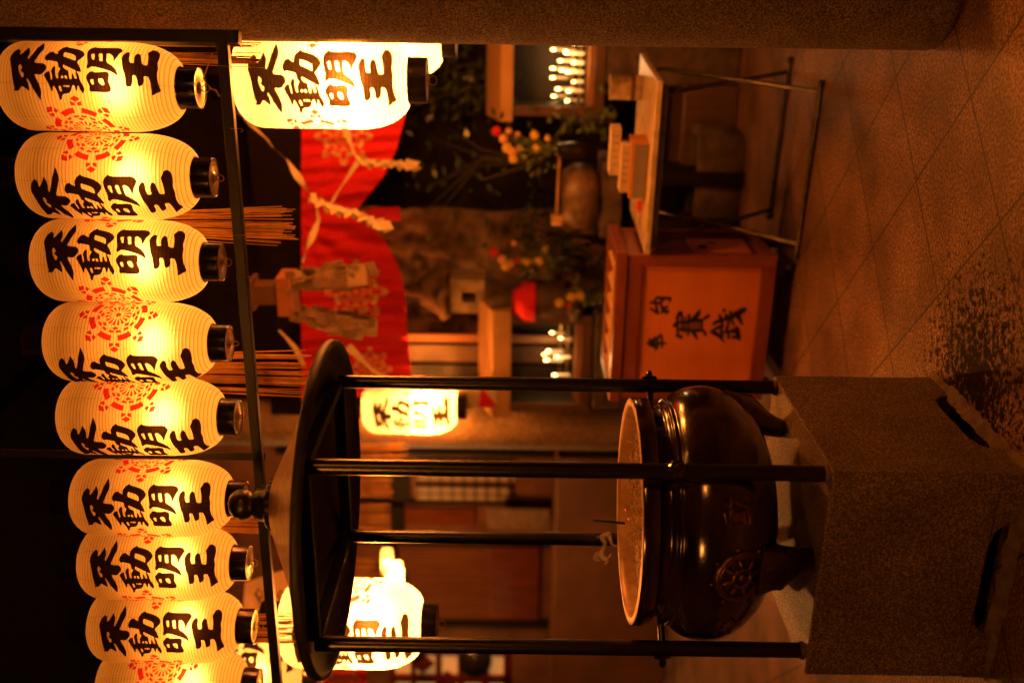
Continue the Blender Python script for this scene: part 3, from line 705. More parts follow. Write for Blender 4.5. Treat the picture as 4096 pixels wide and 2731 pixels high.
# burnt incense ends, one fresh stick, a curl of smoke
m = MB()
for i in range(520):
    a = rnd.uniform(0, 2 * PI); r = .31 * math.sqrt(rnd.random()) * rnd.uniform(.4, 1)
    p = Vector((BC.x + .04 + r * math.cos(a) * .85, BC.y - .02 + r * math.sin(a) * .8, 1.010 + rnd.uniform(0, .026)))
    d = Vector((rnd.uniform(-1, 1), rnd.uniform(-1, 1), rnd.uniform(-.3, .7))).normalized() * rnd.uniform(.012, .035)
    m.tube([p, p + d * .5 + Vector((0, 0, rnd.uniform(-.002, .004))), p + d], rnd.uniform(.0012, .0022), 5)
struct(tag(m.build('incense_ends', m_incbits), 'heap of burnt incense ends on the ash in the burner', 'incense ends'), 'stuff')
s0 = P(2500, 2092, 3.16); s1 = P(2376, 2080, 3.18)
it = thing('incense_stick', 'single thick dark green incense stick standing in the ash of the burner', 'incense', (s0.x, s0.y, s0.z))
m = MB(); m.tube([s0, s1], .0042, 8); m.build('stick', m_incgreen, it, True)
m = MB(); m.tube([s1, s1 + (s1 - s0) * .09], [.0043, .003], 8); m.build('ash_tip', m_incbits, it, True)
for (x, y) in ((2500, 2035), (2512, 2072)):
    a = P(x, y, 3.12); m = MB(); m.tube([a, a + Vector((-.007, .002, -.003))], .0014, 6)
    it2 = tag(m.build('incense_stick', m_ember), 'thin red glowing incense end %s in the ash bed' % ('nearest the fresh stick' if x > 2505 else 'a little right of the fresh stick'), 'incense')
sm = bpy.data.materials.new('smoke'); sm.use_nodes = True; nt = sm.node_tree
b = nt.nodes['Principled BSDF']; nt.nodes.remove(b)
tr = nt.nodes.new('ShaderNodeBsdfTransparent'); df = nt.nodes.new('ShaderNodeBsdfTranslucent'); df.inputs['Color'].default_value = (.85, .8, .75, 1)
d2 = nt.nodes.new('ShaderNodeBsdfDiffuse'); d2.inputs['Color'].default_value = (.85, .8, .75, 1)
mxa = nt.nodes.new('ShaderNodeMixShader'); nt.links.new(df.outputs[0], mxa.inputs[1]); nt.links.new(d2.outputs[0], mxa.inputs[2])
lw = nt.nodes.new('ShaderNodeLayerWeight'); lw.inputs['Blend'].default_value = .35
mr = nt.nodes.new('ShaderNodeMapRange'); mr.inputs['From Min'].default_value = 0; mr.inputs['From Max'].default_value = 1; mr.inputs['To Min'].default_value = .24; mr.inputs['To Max'].default_value = 0.0
nt.links.new(lw.outputs['Facing'], mr.inputs['Value'])
mx = nt.nodes.new('ShaderNodeMixShader'); nt.links.new(mr.outputs[0], mx.inputs[0]); nt.links.new(tr.outputs[0], mx.inputs[1]); nt.links.new(mxa.outputs[0], mx.inputs[2])
nt.links.new(mx.outputs[0], nt.nodes['Material Output'].inputs[0])
m = MB()
def wisp(px, rr):
    pts = [P(x, y, 3.12 + .01 * math.sin(i)) for i, (x, y) in enumerate(px)]
    pr = dens([(p.x, p.z) for p in pts], 5)
    n = len(pr); m.tube([Vector((q[0], 3.12 + .008 * math.sin(i * .4), q[1])) for i, q in enumerate(pr)], [rr * (.25 + 1.1 * math.sin(PI * (i + .5) / n)) for i in range(n)], 10, False)
wisp([(2500, 2180), (2470, 2182), (2448, 2175), (2440, 2155), (2425, 2142), (2408, 2150), (2420, 2170), (2412, 2195), (2404, 2215), (2412, 2235), (2440, 2228), (2446, 2212)], .006)
wisp([(2405, 2240), (2385, 2238), (2380, 2222), (2395, 2212), (2410, 2225), (2430, 2245), (2415, 2252)], .007)
wisp([(2440, 2160), (2440, 2135), (2425, 2128), (2400, 2145), (2385, 2150)], .005)
struct(tag(m.build('smoke_wisp', sm), 'thin curl of incense smoke rising at the left of the burner rim', 'smoke'), 'stuff')

# ------------------------------------------------------------------ granite pillars
def pillar(c, r, z1, label, mt=None):
    m = MB(); m.lathe([(r - .03, -.01), (r - .005, .012), (r, .03), (r, z1)], (c[0], c[1], 0), 64)
    return tag(m.build('granite_pillar', mt or m_pillar), label, 'pillar')
pillar((1.235, 3.36), .225, 3.6, 'big rough granite pillar along the right edge of the view')
pp = PL(2200, 1706, 6.5); pillar((pp.x, pp.y), .166, 4.2, 'stone pillar lit by the small far lantern behind the burner', m_pillar_lit)

# ------------------------------------------------------------------ offering box
OB = Vector((0.440, 4.98, 0)); OW, OD, OH = 0.79, 0.51, 0.912
ob = thing('offering_box', 'orange wooden offering box on casters with black brush lettering', 'offering box', OB + ER * (-OW / 2) + ED * (OD / 2), TROT)
z0 = .11
hx, hy = OW / 2, OD / 2
for sx in (-1, 1):
    for sy in (-1, 1):
        m = MB(); m.box((sx * (hx - .03), sy * (hy - .03), (z0 + OH - .05) / 2), (.06, .06, OH - .05 - z0)); m.build('corner_post', m_boxframe, ob, bev=.003)
for zc, hh in ((z0 + .035, .07), (OH - .09, .08)):
    for s in (-1, 1):
        m = MB(); m.box((0, s * (hy - .028), zc), (OW - .12, .05, hh)); m.build('rail', m_boxframe, ob, bev=.003)
        m = MB(); m.box((s * (hx - .028), 0, zc), (.05, OD - .12, hh)); m.build('rail', m_boxframe, ob, bev=.003)
m = MB(); m.box((0, -hy + .04, (z0 + .07 + OH - .13) / 2), (OW - .12, .02, OH - .13 - z0 - .07)); pan = m.build('front_panel', m_boxpanel, ob)
for s in (1, -1):
    m = MB(); m.box((s * (hx - .04), 0, (z0 + .07 + OH - .13) / 2), (.02, OD - .12, OH - .2 - z0)); m.build('side_panel', m_boxframe, ob)
m = MB(); m.box((0, hy - .04, (z0 + .07 + OH - .13) / 2), (OW - .12, .02, OH - .2 - z0)); m.build('back_panel', m_boxframe, ob)
m = MB(); m.box((0, 0, z0 + .03), (OW - .12, OD - .12, .02)); m.build('bottom_board', m_boxframe, ob)
m = MB()   # heavy top frame around the coin slats
m.box((0, -hy + .02, OH - .022), (OW + .03, .07, .056)); m.box((0, hy - .02, OH - .022), (OW + .03, .07, .056))
for s in (-1, 1): m.box((s * (hx - .02), 0, OH - .022), (.07, OD - .11, .0555))
m.build('top_frame', m_boxframe, ob, bev=.004)
for i in range(6):
    x = -hx + .09 + i * (OW - .18) / 5
    m = MB(); vs = []
    for yy in (-hy + .056, hy - .056):
        vs += [(x - .045, yy, OH - .002), (x - .030, yy, OH - .001), (x + .006, yy, OH - .058), (x - .045, yy, OH - .060)]
    m.add(vs, [(0, 1, 2, 3), (7, 6, 5, 4), (0, 4, 5, 1), (1, 5, 6, 2), (2, 6, 7, 3), (3, 7, 4, 0)]); m.build('slat', mat('slat_wood', (.78, .52, .26), .5, noise=.1, scale=20) if i == 0 else MATS['slat_wood'], ob)
# drawer and lock on the right side
m = MB(); m.box((hx - .024, .0, .36), (.02, .22, .30)); dr = m.build('drawer', m_boxpanel, ob, bev=.003)
m = MB(); m.box((hx - .012, -.05, .45), (.012, .03, .04)); m.tube([(hx + .004, -.05, .43), (hx + .012, -.05, .40), (hx + .004, -.05, .385)], .004, 6); m.build('lock', m_black, dr)
for sx in (-1, 1):
    for sy in (-1, 1):
        c = Vector((sx * (hx - .06), sy * (hy - .06), 0))
        m = MB(); m.box((c.x, c.y, .088), (.07, .07, .044)); cs = m.build('caster', m_black, ob)
        m = MB(); m.tube([(c.x - .016, c.y, .035), (c.x + .016, c.y, .035)], .0345, 18); m.build('wheel', m_rubber, cs)
# brush lettering, traced on the front panel
BOXL = [([(255,365),(290,345),(420,362)],40),([(372,258),(345,330),(378,440),(410,570)],36),([(380,252),(520,262),(660,265)],42),([(660,262),(640,350)],[42,16]),([(520,285),(440,372)],40),([(258,465),(310,500),(412,572)],36),([(470,390),(505,480)],36),([(605,430),(520,470),(480,560)],34),([(625,520),(490,532)],40),([(560,500),(585,575)],30),
 ([(200,1160),(400,1162),(585,1165)],[46,34,22]),([(240,1070),(245,1235)],24),([(290,1065),(300,1215)],24),([(347,1030),(352,1230)],28),([(472,990),(400,1062),(205,1160)],[40,30,30]),([(470,1000),(492,1080),(485,1255)],[30,34,26]),([(205,1165),(400,1262)],[30,40]),([(350,1290),(425,1185)],[30,20]),([(405,1060),(402,1270)],24),
 ([(712,825),(760,785),(810,785)],[30,60,50]),([(802,600),(795,800),(812,1000)],[44,36,34]),([(885,540),(840,570),(812,620)],[40,62,40]),([(768,1000),(820,1020),(885,1042)],[30,52,54]),([(888,545),(892,940)],[34,26]),([(955,635),(945,955)],26),([(1035,590),(1018,800),(1010,1012)],[40,34,30]),([(830,748),(1050,742)],40),([(830,882),(1050,892)],40),([(1040,715),(1300,702)],[50,46]),([(1040,912),(1300,908)],[44,36]),([(1088,740),(1092,900)],22),([(1150,740),(1155,900)],22),([(1215,740),(1218,900)],22),([(1282,702),(1282,912)],34),([(1252,490),(1200,600),(1090,700)],[22,66,50]),([(1432,608),(1290,702)],[46,30]),([(1100,915),(1150,1000),(1205,1095)],[56,46,12]),([(1300,905),(1340,940),(1372,1015)],[36,44,24]),
 ([(1508,795),(1560,742),(1700,702),(1950,615),(2090,510),(2165,475)],[30,50,42,60,80,50]),([(1642,600),(1690,740),(1700,860)],[46,40,36]),([(1762,590),(1830,700),(1810,800),(1780,905)],[46,40,34,36]),([(1862,530),(1880,680),(1932,815)],[46,40,22]),([(1752,488),(1712,535)],[40,34]),([(1965,550),(2025,650),(2105,795)],[90,60,14]),([(1648,820),(1480,930)],[44,34]),([(1478,925),(1620,1000),(1742,1145)],[60,56,14]),([(1662,865),(1700,1040)],[36,40]),([(1792,850),(1830,1075)],[36,36]),([(1712,940),(1985,940)],34),([(1978,850),(2010,1000),(2035,1095)],[60,60,44]),([(1900,1042),(1995,1040)],[44,40]),([(1880,880),(1945,905)],30)]
ink = MB(); cpl = (OB.dot(ED)) + .0285
for k, (pts, wd) in enumerate(BOXL):
    V, T = fill([smooth_loop(stroke_loop(pts, [q * 1.55 for q in wd] if isinstance(wd, list) else wd * 1.55))], 0)
    wp = [PL(2550 + v.x / 5.004, 1140 + v.y / 5.004, cpl - k * .00003) for v in V]
    lo = [(p - ob.location) for p in wp]
    ink.add([(l.dot(ER), l.dot(ED), l.z) for l in lo], T)
ink.build('lettering', m_black, pan)

# ------------------------------------------------------------------ folding table and the things on it
TZ = .785
tr_ = R_(-26); tx = Vector((math.cos(tr_), math.sin(tr_), 0)); ty = Vector((-tx.y, tx.x, 0))
TBc = Vector((.431, 4.93, 0)) + tx * .43 + ty * .365
tb = thing('folding_table', 'pale folding table with dark pipe legs beside the offering box', 'table', TBc, tr_)
m = MB(); m.box((0, 0, TZ - .014), (.85, .72, .028)); m.build('tabletop', m_table, tb, bev=.004)
m = MB(); m.box((0, -.335, TZ - .043), (.80, .02, .03)); m.build('apron', m_pipe, tb)
m = MB(); m.box((0, .335, TZ - .043), (.80, .02, .03)); m.build('apron', m_pipe, tb)
for x, dx in ((-.39, .03), (.36, -.03)):
    for s in (-1, 1):
        m = MB(); xx = x + s * .012
        m.tube([(xx, -s * .30, .02), (xx, s * .22, TZ - .10), (xx + dx, s * .26, TZ - .05)], .0115, 10); m.build('leg', m_pipe, tb)
for s in (-1, 1):
    m = MB(); m.tube([(-.44, s * .30, .016), (.41, s * .30, .016)], .0125, 10)
    lb = m.build('floor_bar', m_pipe, tb)
    m = MB(); [m.tube([(q - .014, s * .30, .016), (q + .014, s * .30, .016)], .0155, 10) for q in (-.44, .41)]; m.build('rubber_foot', m_rubber, lb)
def on_table(x, y, z=0):      # point of the table plane under a photo pixel
    a, b = ray(x, y); d = (TZ + z - CZ) / b; return Vector((a * d, d, TZ + z))
p = on_table(2566, 352); m = MB()
c_ = thing('metal_can', 'round worn tin can at the right end of the folding table', 'can', p)
m.lathe([(.060, .001), (.063, .004), (.063, .158), (.0645, .162), (.062, .165), (.058, .165)], n=36); m.lathe([(.058, .163), (.056, .02), (.0001, .02)], n=36)
m.build('shell', m_tin, c_)
m = MB(); m.lathe([(.0634, .035), (.0634, .06)], n=36); m.build('rust_band', mat('rust', (.12, .05, .02), .7, noise=.5, scale=25), c_)
p = on_table(2592, 690); bx = thing('carton', 'long orange and grey carton lying on the folding table under the flat white boxes', 'box', p + ty * .10, tr_)
m = MB(); m.box((0, 0, .042), (.28, .17, .082)); cb = m.build('carton_body', m_card2, bx, bev=.003)
m = MB(); m.box((0, -.0865, .038), (.262, .003, .06)); m.build('printed_side', m_print, cb)
p0 = p + ty * .10
for (dx, dy, dz, sx, sy, sz, lab) in ((-.0, .0, .0835, .24, .10, .045, 'flat white incense box lying on the orange carton'),
                                       (.07, .05, .129, .235, .10, .05, 'topmost white incense box leaning across the stack on the carton')):
    q = p0 + tx * dx + ty * dy; bo = thing('incense_box', lab, 'box', (q.x, q.y, TZ + dz), tr_, 'white boxes on the folding table')
    m = MB(); m.box((0, 0, sz / 2), (sx, sy, sz)); bb = m.build('sleeve', m_card, bo, bev=.002)
    m = MB(); [m.box((-.06 + .035 * k, -sy / 2 - .001, sz / 2), (.004, .002, sz * .6)) for k in range(5)]; m.build('print', m_print, bb)
p = on_table(2560, 865)
for k, (dx, lab) in enumerate(((0, 'small white packet lying at the left end of the folding table'), (.055, 'small red printed packet beside the white packet on the folding table'))):
    q = p + tx * dx; m = MB(); m.box((q.x, q.y, TZ + .008), (.05, .09, .014), tr_ + .3 * k)
    tag(m.build('packet', m_card if k == 0 else m_fr, bev=.002), lab, 'packet')

# ------------------------------------------------------------------ candle cabinets with candles
def cabinet(x0, x1, y0, y1, xr, c, label, roof_y):
    a, b = PL(x0, y1, c), PL(x1, y0, c)     # left-top, right-bottom
    wl, wr = a.dot(ER), b.dot(ER); zt, zb = a.z, b.z; dp = .42; t = .035
    mid = TW((wl + wr) / 2, c + dp / 2, zb)
    ob = thing('candle_cabinet', label, 'cabinet', mid, TROT, 'candle cabinets at the altar')
    W = wr - wl; H = zt - zb
    for s in (-1, 1):
        m = MB(); m.box((s * (W / 2 - t / 2), 0, H / 2), (t, dp, H)); m.build('side', m_darkwood, ob, bev=.003)
        m = MB(); m.box((s * (W / 2 - t / 2), -dp / 2 - .011, H / 2), (t + .03, .02, H)); m.build('front_stile', m_darkwood2, ob, bev=.003)
    m = MB(); m.box((0, -dp / 2 - .011, .035), (W - 2 * t - .035, .018, .07)); m.build('front_rail', m_darkwood2, ob, bev=.003)
    m = MB(); m.box((0, dp / 2 - .01, H / 2), (W - 2 * t, .02, H)); m.build('back', m_darkwood, ob)
    m = MB(); m.box((0, 0, .05), (W - 2 * t, dp - .045, .1)); m.build('bottom_board', m_midwood, ob)
    zr = PL(xr, y1, c).z - zb
    m = MB(); vs = []
    for s in (-1, 1):
        e = s * (W / 2 + .05)
        vs += [(e, -dp / 2 - .05, H), (e, -dp / 2 - .05, zr), (e, 0, zr + .10), (e, dp / 2 + .05, zr), (e, dp / 2 + .05, H)]
    m.add(vs, [(0, 1, 2, 3, 4), (9, 8, 7, 6, 5), (0, 5, 6, 1), (1, 6, 7, 2), (2, 7, 8, 3), (3, 8, 9, 4), (4, 9, 5, 0)])
    m.build('roof', m_lightwood, ob, bev=.004)
    for i in range(3):
        m = MB(); y = -.09 + .1 * i; z = .105 + .045 * i
        m.box((0, y, z), (W - 2 * t - .01, .03, .012))
        for k in range(9): m.tube([(-W / 2 + t + .03 + k * (W - 2 * t - .06) / 8, y, z), (-W / 2 + t + .03 + k * (W - 2 * t - .06) / 8, y, z + .02)], .002, 5)
        m.build('candle_rack', m_gold, ob)
    return ob, W, H, t, dp
proto = [None]
def candle(loc, h, label, group):
    if proto[0] is None:
        o = thing('candle', label, 'candle', loc, 0, group)
        m = MB(); m.lathe([(.011, 0), (.011, .085), (.008, .09), (.0001, .09)], n=12); m.build('wax_stick', m_wax, o)
        m = MB(); m.ball((0, 0, .106), .0075, 10, 8, (1, 1, 2.1)); m.build('flame', m_flame, o); proto[0] = o
    else: o = copy_tree(proto[0]); tag(o, label, 'candle', group)
    o.location = loc; o.scale = (1, 1, h); return o
def candles(cab, W, rows, where, grp):
    q = Matrix.Rotation(TROT, 3, 'Z')
    n = 0; names = ('front', 'middle', 'back')
    for (i, k, h) in rows:
        l = Vector((-W / 2 + .065 + k * (W - .13) / 8, -.09 + .1 * i, .131 + .045 * i))
        candle(cab.location + q @ l, h, 'lit candle on the %s rack of the %s candle cabinet' % (names[i], where), grp + ', ' + names[i] + ' rack'); n += 1
    lt = bpy.data.lights.new('candle_glow', 'POINT'); lt.energy = .7 * math.sqrt(n); lt.color = (1, .55, .2); lt.shadow_soft_size = .08
    lo = bpy.data.objects.new('candle_glow', lt); C.objects.link(lo); lo.parent = cab; lo.location = (0, -.16, .24)
cab, W, H, t, dp = cabinet(2050, 2432, 60, 452, 2003, 6.6, 'wooden candle cabinet beside the right pillar, full of lit candles', 470)
candles(cab, W, [(0, 0, 1), (0, 1, .9), (0, 3, 1), (0, 5, 1.1), (0, 7, .9), (1, 1, 1.1), (1, 3, .9), (1, 4, 1), (1, 6, 1), (2, 0, .9), (2, 2, 1), (2, 3, 1), (2, 5, 1), (2, 7, .9), (0, 2, .6), (0, 6, .7), (0, 8, 1), (1, 5, .7), (1, 8, .9), (2, 6, .8), (0, 4, .65)], 'right', 'candles in the right cabinet')
cab2, W, H, t, dp = cabinet(2040, 2372, 1268, 1632, 1968, 6.2, 'wooden candle cabinet behind the canopy pipe with a few candles', 1560)
candles(cab2, W, [(0, 2, 1), (0, 4, .9), (0, 6, .7), (1, 3, 1.1), (1, 4, 1), (1, 6, .8), (2, 3, .8), (2, 5, 1)], 'left', 'candles in the left cabinet')

# stone bases under the altar things
def sblock(name, x0, y0, x1, y1, c, th, mt, label, cat, bev=.02):
    m = MB(); m.slab(x0, y0, x1, y1, c, th); return tag(m.build(name, mt, bev=bev), label, cat)
a = PL(2436, 60, 6.02)
def gblock(name, x0, ya, yb, c, th, mt, label, cat, bev=.02):
    p, q = PL(x0, ya, c), PL(x0, yb, c)
    m = MB(); m.tbox(min(p.dot(ER), q.dot(ER)), max(p.dot(ER), q.dot(ER)), c, c + th, 0, (p.z + q.z) / 2); return tag(m.build(name, mt, bev=bev), label, cat)
gblock('stone_block', 2436, 20, 342, 6.55, .6, m_stone, 'square brown stone block carrying the right candle cabinet', 'stone block')
gblock('stone_block', 2376, 1250, 1640, 6.15, .6, m_stone, 'dark stone block carrying the left candle cabinet', 'stone block')
sb = thing('stone_bench', 'narrow stone bench under the stone water bowl', 'bench', PL(2480, 800, 6.2))
m = MB(); m.slab(2412, 650, 2482, 955, 6.0, .38); m.build('top_slab', m_stone, sb, True, bev=.012)
for y in (690, 880):
    p, q = PL(2482, y, 6.1), PL(2482, y + 50, 6.1); m = MB(); m.tbox(min(p.dot(ER), q.dot(ER)), max(p.dot(ER), q.dot(ER)), 6.12, 6.34, 0, p.z - .001); m.build('support', m_nearblack, sb, True)  # supports blackened to sink into the shade below the slab
m = MB(); m.slab(2486, 655, 2700, 950, 6.4, .1); tag(m.build('bench_shade', m_nearblack), 'black sheet added as the shade under the stone bench', 'board')  # black sheet painted as the shade behind the bench
gblock('stone_ledge', 2690, 340, 1500, 6.5, .5, m_darkwood2, 'low stone ledge along the foot of the altar wall', 'ledge')
# rounded low trough
tp = PL(2905, 720, 6.35); tp.z = 0
m = MB(); prof = []
n = 40
def stadium(hw, hd, k=n):
    return [Vector((hw * math.copysign(abs(math.cos(2 * PI * i / k)) ** .6, math.cos(2 * PI * i / k)), hd * math.copysign(abs(math.sin(2 * PI * i / k)) ** .6, math.sin(2 * PI * i / k)), 0)) for i in range(k)]
rings = [(.30, .17, 0), (.33, .19, .05), (.35, .2, .27), (.345, .195, .295), (.30, .155, .295), (.28, .14, .26), (.27, .13, .15)]
q = Matrix.Rotation(TROT, 3, 'Z'); vs = []
for (hw, hd, z) in rings: vs += [tp + q @ (p + Vector((0, 0, z))) for p in stadium(hw, hd)]
fs = [(i * n + j, i * n + (j + 1) % n, (i + 1) * n + (j + 1) % n, (i + 1) * n + j) for i in range(len(rings) - 1) for j in range(n)]
fs.append(tuple(range((len(rings) - 1) * n, len(rings) * n)))
m.add(vs, fs, True); tag(m.build('stone_trough', m_stone), 'low rounded stone trough on the paving under the altar', 'trough')
# water bowl and ladle
bp = PL(2402, 785, 6.12); m = MB()
m.lathe([(.05, 0), (.14, .01), (.19, .06), (.208, .12), (.20, .18), (.17, .225), (.165, .238), (.15, .24), (.145, .225), (.0001, .215)], bp, 48)
tag(m.build('stone_bowl', mat('bowl_stone', (.16, .10, .06), .45, noise=.4, scale=14, bump=.3)), 'round brown stone water bowl with a ladle across it', 'bowl')
l0, l1 = PL(2240, 585, 5.98), PL(2226, 880, 5.9)
ld = thing('water_ladle', 'long handled wooden ladle lying over the stone water bowl', 'ladle', l1)
m = MB(); m.tube([l0, l1], .008, 8); m.build('handle', m_lightwood, ld, True)
m = MB(); m.lathe([(.034, -.035), (.036, .03), (.032, .03), (.031, -.03)], l1 + Vector((-.0, 0, 0)), 20); m.lathe([(.034, -.035), (.0001, -.035)], l1, 20); m.build('cup', m_lightwood, ld, True)

# ------------------------------------------------------------------ flowers
def bouquet(x, y, c, label, cols, spread, leafy=60):
    """pixel of the vase mouth, distance, list of (dx, dz, material) blossoms in metres"""
    p = PL(x, y, c); bq = thing('flower_bouquet', label, 'flowers', p)
    m = MB(); m.lathe([(.03, -.2), (.045, -.18), (.05, -.1), (.035, -.02), (.04, 0), (.035, 0), (.03, -.02)], n=20); m.build('vase', m_lacquer, bq)
    m = MB()
    for (dx, dy, dz, mt, r) in cols:
        m.tube([(0, 0, -.05), (dx * .4, dy * .4, dz * .5), (dx, dy, dz)], .003, 5)
    for i in range(leafy):
        a = rnd.uniform(0, 2 * PI); r = rnd.uniform(.01, spread); z = rnd.uniform(-.02, spread * 1.7)
        c0 = Vector((r * math.cos(a), r * math.sin(a) * .6, z)); d = Vector((rnd.uniform(-1, 1), rnd.uniform(-1, 1), rnd.uniform(-.3, 1))).normalized() * rnd.uniform(.03, .06); s = d.cross(Vector((0, 1, .2))).normalized() * rnd.uniform(.008, .016)
        m.add([c0, c0 + d * .5 + s, c0 + d, c0 + d * .5 - s], [(0, 1, 2, 3)])
    m.build('foliage', m_leaf2, bq)
    for (dx, dy, dz, mt, r) in cols:
        m = MB(); c0 = Vector((dx, dy, dz))
        for i in range(26):
            a = i * 2.4; h = 1 - 2 * (i + .5) / 26; q = Vector((math.sqrt(1 - h * h) * math.cos(a), math.sqrt(1 - h * h) * math.sin(a), h))
            u = q.cross(Vector((.3, .5, .8))).normalized() * r * .45; v = q.cross(u.normalized()) * r * .45
            m.add([c0 + q * r * .6, c0 + q * r * .9 + u, c0 + q * r * 1.1, c0 + q * r * .9 - u, c0 + q * r * .95 + v], [(0, 1, 2), (0, 2, 3), (0, 4, 2)])
        m.ball(c0, r * .75, 10, 8); m.build('blossom', mt, bq)
F6 = 6.0 / F
def bl(x, y, x0, y0, mt, r): return (-(y - y0) * F6 * 1.03, rnd.uniform(-.05, .02), -(x - x0) * F6 * 1.03, mt, r * .84)
bouquet(2215, 600, 5.95, 'bunch of pink, yellow and red flowers left of the right candle cabinet', [bl(*q) for q in ((1993, 530, 2215, 600, m_fr, .032), (2020, 560, 2215, 600, m_fp, .03), (2035, 595, 2215, 600, m_fy, .034), (2055, 615, 2215, 600, m_fp, .032), (2060, 640, 2215, 600, m_fy, .03), (2080, 600, 2215, 600, m_fp, .03), (2140, 552, 2215, 600, m_fy, .03), (2152, 594, 2215, 600, m_fy, .034), (2075, 540, 2215, 600, m_fp, .02), (2040, 530, 2215, 600, m_fp, .022), (2190, 560, 2215, 600, m_fy, .022))], .13)
bouquet(2215, 1050, 6.15, 'bunch of flowers with a red one on top, near the small bibbed statue', [bl(*q) for q in ((1965, 1010, 2215, 1050, m_fr, .034), (2000, 1040, 2215, 1050, m_fp, .034), (2015, 1070, 2215, 1050, m_fy, .032), (2035, 1058, 2215, 1050, m_fp, .03), (2048, 975, 2215, 1050, m_fp, .02), (2100, 1050, 2215, 1050, m_fy, .034), (2130, 1045, 2215, 1050, m_fy, .03), (2152, 1047, 2215, 1050, m_fy, .032), (2180, 995, 2215, 1050, m_fy, .026), (2065, 1045, 2215, 1050, m_fr, .02))], .12)
bouquet(2400, 1190, 6.1, 'small bunch of yellow flowers in front of the bibbed statue', [bl(*q) for q in ((2230, 1215, 2400, 1190, m_fy, .032), (2280, 1190, 2400, 1190, m_fy, .036), (2315, 1185, 2400, 1190, m_fy, .034), (2270, 1225, 2400, 1190, m_fr, .02))], .12, 50)

# ------------------------------------------------------------------ stone lantern, statue, rocks, shrub of the altar
lp = PL(1940, 1165, 6.5); slt = thing('stone_lantern', 'weathered stone lantern with a square window in the rocks', 'stone lantern', (lp.x, lp.y, 0), TROT)
zt = lp.z
m = MB(); m.lathe([(.17, 0), (.17, .06), (.10, .1), (.09, zt - .1), (.13, zt - .03), (.13, zt)], n=8, smooth=False); m.build('shaft', m_stone, slt)
m = MB(); hw, hh = .12, .235
m.box((-hw + .035, 0, zt + hh / 2), (.07, .22, hh)); m.box((hw - .045, 0, zt + hh / 2), (.09, .22, hh)); m.box((-.01, 0, zt + .03), (.10, .22, .06)); m.box((-.01, 0, zt + hh - .04), (.10, .22, .08)); m.box((-.01, .09, zt + .12), (.10, .03, .12))
m.build('light_chamber', m_stone_l, slt)
m = MB(); m.lathe([(.09, zt + hh + .015), (.20, zt + hh + .015), (.215, zt + hh + .05), (.15, zt + hh + .12), (.09, zt + hh + .19), (.05, zt + hh + .23), (.055, zt + hh + .27), (.02, zt + hh + .33), (.0001, zt + hh + .34)], n=24)
m.v = [v * 1 + Vector((.02 * math.sin(v.z * 40 + v.x * 25), .02 * math.cos(v.x * 31 + v.z * 17), .02 * math.sin(v.x * 37 + v.y * 23))) for v in m.v]; m.build('cap', m_rock, slt)
jp = PL(2330, 1210, 6.25); st = thing('bibbed_statue', 'small dark stone statue wearing a red bib', 'statue', jp)
H0 = PL(1960, 1210, 6.25).z - jp.z
m = MB(); m.lathe([(.10, 0), (.13, .02), (.13, .08), (.09, .10), (.10, .14), (.115, .22), (.115, H0 - .30), (.10, H0 - .24), (.075, H0 - .18), (.045, H0 - .155), (.04, H0 - .14), (.05, H0 - .125), (.062, H0 - .09), (.065, H0 - .06), (.055, H0 - .02), (.03, H0 - .003), (.0001, H0)], n=32); m.build('figure', m_stone, st)
m = MB(); n = 14; vs = []
for j in range(7):
    for i in range(n):
        a = PI + PI * (i / (n - 1)) ; v = j / 6; r = .07 + .055 * min(1, v * 2) + .006 * math.sin(i * 2 + j); z = H0 - .15 - .155 * v
        vs.append((r * 1.03 * math.cos(a), r * 1.1 * math.sin(a), z))
m.add(vs, [(j * n + i, j * n + i + 1, (j + 1) * n + i + 1, (j + 1) * n + i) for j in range(6) for i in range(n - 1)], True)
bb = m.build('bib', m_red, st); s_ = bb.modifiers.new('thick', 'SOLIDIFY'); s_.thickness = .004
